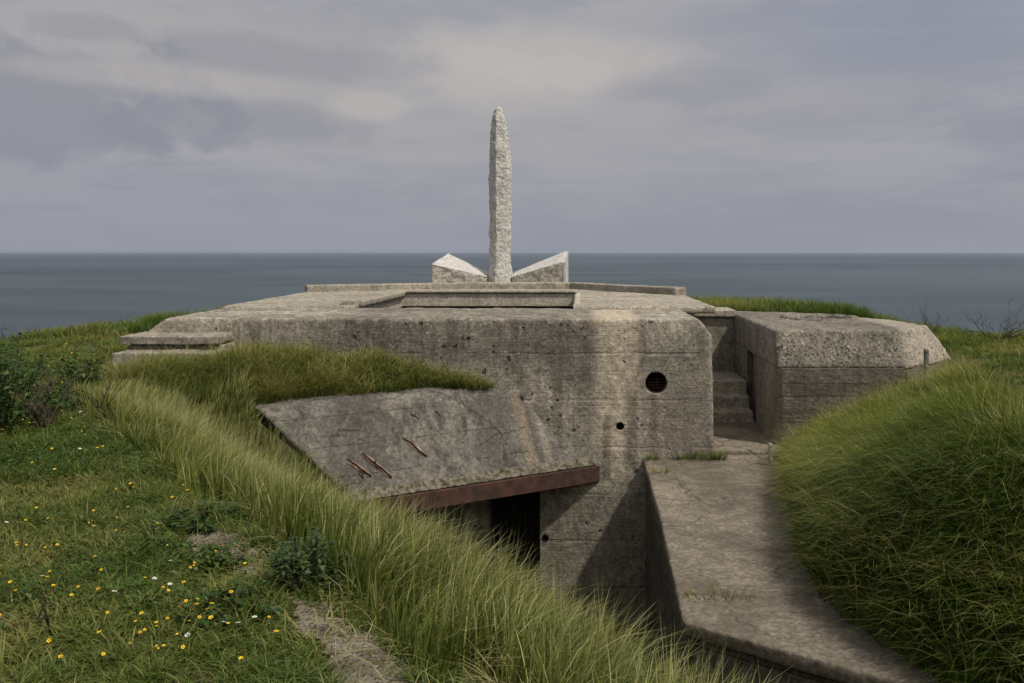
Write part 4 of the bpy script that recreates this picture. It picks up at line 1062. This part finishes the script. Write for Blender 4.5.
# --- flowers, one object each
YELLOW=[(-2.92,4.67),(-2.91,4.7),(-2.89,4.63),(-2.77,4.66),(-2.73,4.67),(-2.74,4.97),(-2.52,4.7),(-2.49,4.95),(-2.25,4.8),(-2.11,4.61),(-2.33,4.35),(-2.29,4.31),(-1.84,4.45),(-1.6,4.32),(-1.79,4.12),(-1.89,4.34),(-1.83,4.25),(-2.65,4.15),(-2.6,4.12),(-2.4,3.92),(-2.47,4.17),(-2.43,4.1),(-2.3,3.94),(-2.22,3.92),(-2.05,3.94),(-1.82,3.9),(-1.85,3.95),(-1.71,3.88),(-1.68,3.88),(-1.65,3.86),(-1.96,3.96),(-1.97,3.71),(-2.09,3.64),(-1.78,3.71),(-1.74,3.62),(-1.69,3.61),(-1.66,3.59),(-1.7,3.58),(-1.67,3.66),(-1.59,3.6),(-1.56,3.59),(-1.53,3.61),(-1.55,3.72),(-1.48,3.67),(-1.47,3.64),(-1.41,3.63),(-1.48,3.79),(-1.28,3.62),(-1.18,3.43),(-1.56,3.51),(-1.54,3.5),(-1.6,3.48),(-1.6,3.39),(-1.55,3.36),(-1.66,3.39),(-1.64,3.36),(-1.81,3.48),(-1.83,3.42),(-1.9,3.31),(-1.24,3.31),(-1.75,3.59),(-2.35,3.67),(-2.88,5.35),(-3.03,5.14),(-2.13,3.85),(-5.48,9.58),(-5.38,9.44),(-5.13,9.16),(-5.18,9.37),(-5.06,9.3),(-5.01,9.3),(-4.99,8.96),(-5.76,10.47),(-6.02,11.02),(-6.12,10.83),(-5.87,10.65),(-5.33,8.74),(-5.02,8.09),(-4.85,7.89),(-4.95,7.99),(-4.76,8.11),(-4.64,8.09),(-4.52,7.97),(-3.56,6.57),(-3.61,6.7),(-5.88,9.58),(-6.39,10.83),(-6.84,11.47),(-6.08,11.64),(-7.54,13.25),(-7.11,12.71),(-7.82,12.58),(-5.03,9.16),(-5.17,9.66),(-5.25,9.89),(-5.27,10.13),(-5.79,10.05),(-4.94,8.77)]
WHITE=[(-2.05,4.51),(-2.06,4.21),(-2.04,4.3),(-2.0,4.21),(-2.07,4.16),(-1.9,4.15),(-2.1,4.03),(-2.06,4.0),(-2.39,4.2),(-2.55,4.26),(-2.37,4.32),(-1.48,3.69),(-1.48,3.74),(-1.57,3.64),(-1.4,3.68),(-1.36,3.75),(-3.37,5.26),(-3.3,5.26),(-2.79,4.49),(-2.77,4.53),(-6.76,11.25),(-6.17,10.53),(-3.91,7.02),(-4.7,8.49)]
def flower_mesh(name, h, r, npet, cp, cc, lift):
    bm = bmesh.new()
    tube(bm, [(0, 0, -.02), (.004, .002, h * .5), (0, 0, h)], .0022, .0016, 5)
    ns_ = len(bm.faces); c = Vector((0, 0, h))
    for k in range(npet):
        a = 6.283 * k / npet; da = 3.1416 / npet * .92
        def P(q, ang, z): return bm.verts.new((q * math.cos(ang), q * math.sin(ang), h + z))
        v0 = P(r * .15, a, 0); v1 = P(r * .75, a - da, lift * .7); v2 = P(r, a, lift); v3 = P(r * .75, a + da, lift * .7)
        bm.faces.new((v0, v1, v2, v3))
    np_ = len(bm.faces)
    vs_ = [bm.verts.new((r * .28 * math.cos(6.283 * k / 8), r * .28 * math.sin(6.283 * k / 8), h + .003)) for k in range(8)]; t_ = bm.verts.new((0, 0, h + r * .25))
    for k in range(8): bm.faces.new((vs_[k], vs_[(k + 1) % 8], t_))
    for i, f_ in enumerate(bm.faces): f_.material_index = 0 if i < ns_ else (1 if i < np_ else 2)
    me = bpy.data.meshes.new(name); bm.to_mesh(me); bm.free()
    for m_ in (plain('flower_stalk', (.05, .075, .02)), plain(name + '_petal', cp, .6, tuple(k * .85 for k in cp)), plain(name + '_centre', cc, .7)): me.materials.append(m_)
    return me
ymeshes = [flower_mesh('yellow_flower', .14, .019, 5, (.80, .52, .02), (.62, .36, .015), .004), flower_mesh('yellow_flower', .11, .016, 6, (.78, .55, .03), (.6, .35, .02), .007), flower_mesh('yellow_flower', .17, .017, 5, (.75, .45, .015), (.5, .28, .01), .002)]
wmesh = flower_mesh('white_daisy', .075, .016, 10, (.72, .70, .66), (.7, .48, .05), .003)
for k in range(46):
    q_ = random.random(); YELLOW.append((round(-2.4 - 2.6 * q_ + random.gauss(0, .5), 2), round(4.4 + 5.2 * q_ + random.gauss(0, .45), 2)))
YELLOW = [(x, y) for x, y in YELLOW if bank_s(np.array([x]), np.array([y]))[0] < .05]
for (x, y) in YELLOW:
    if y > 9.5: sc_ = 1.35
    else: sc_ = 1.0
    o = bpy.data.objects.new('yellow_flower', random.choice(ymeshes)); C.objects.link(o)
    o.location = (x, y, Hs(x, y)); o.rotation_euler = (random.gauss(.25, .2), random.gauss(0, .2), random.random() * .8); q_ = random.uniform(.34, .60); o.scale = (sc_ * q_, sc_ * q_, sc_ * (1.5 if y > 9 else 1) * random.uniform(.75, 1.1))
    tag(o, 'small yellow buttercup-like flower growing in the short turf left of the path', 'flower', 'yellow flowers in the turf')
for (x, y) in WHITE:
    o = bpy.data.objects.new('white_daisy', wmesh); C.objects.link(o)
    o.location = (x, y, Hs(x, y)); o.rotation_euler = (random.gauss(.3, .2), random.gauss(0, .2), random.random() * 6); o.scale = ((1.15 if y > 6 else 1) * .75,) * 3
    tag(o, 'small white daisy growing in the short turf left of the path', 'flower', 'white daisies in the turf')
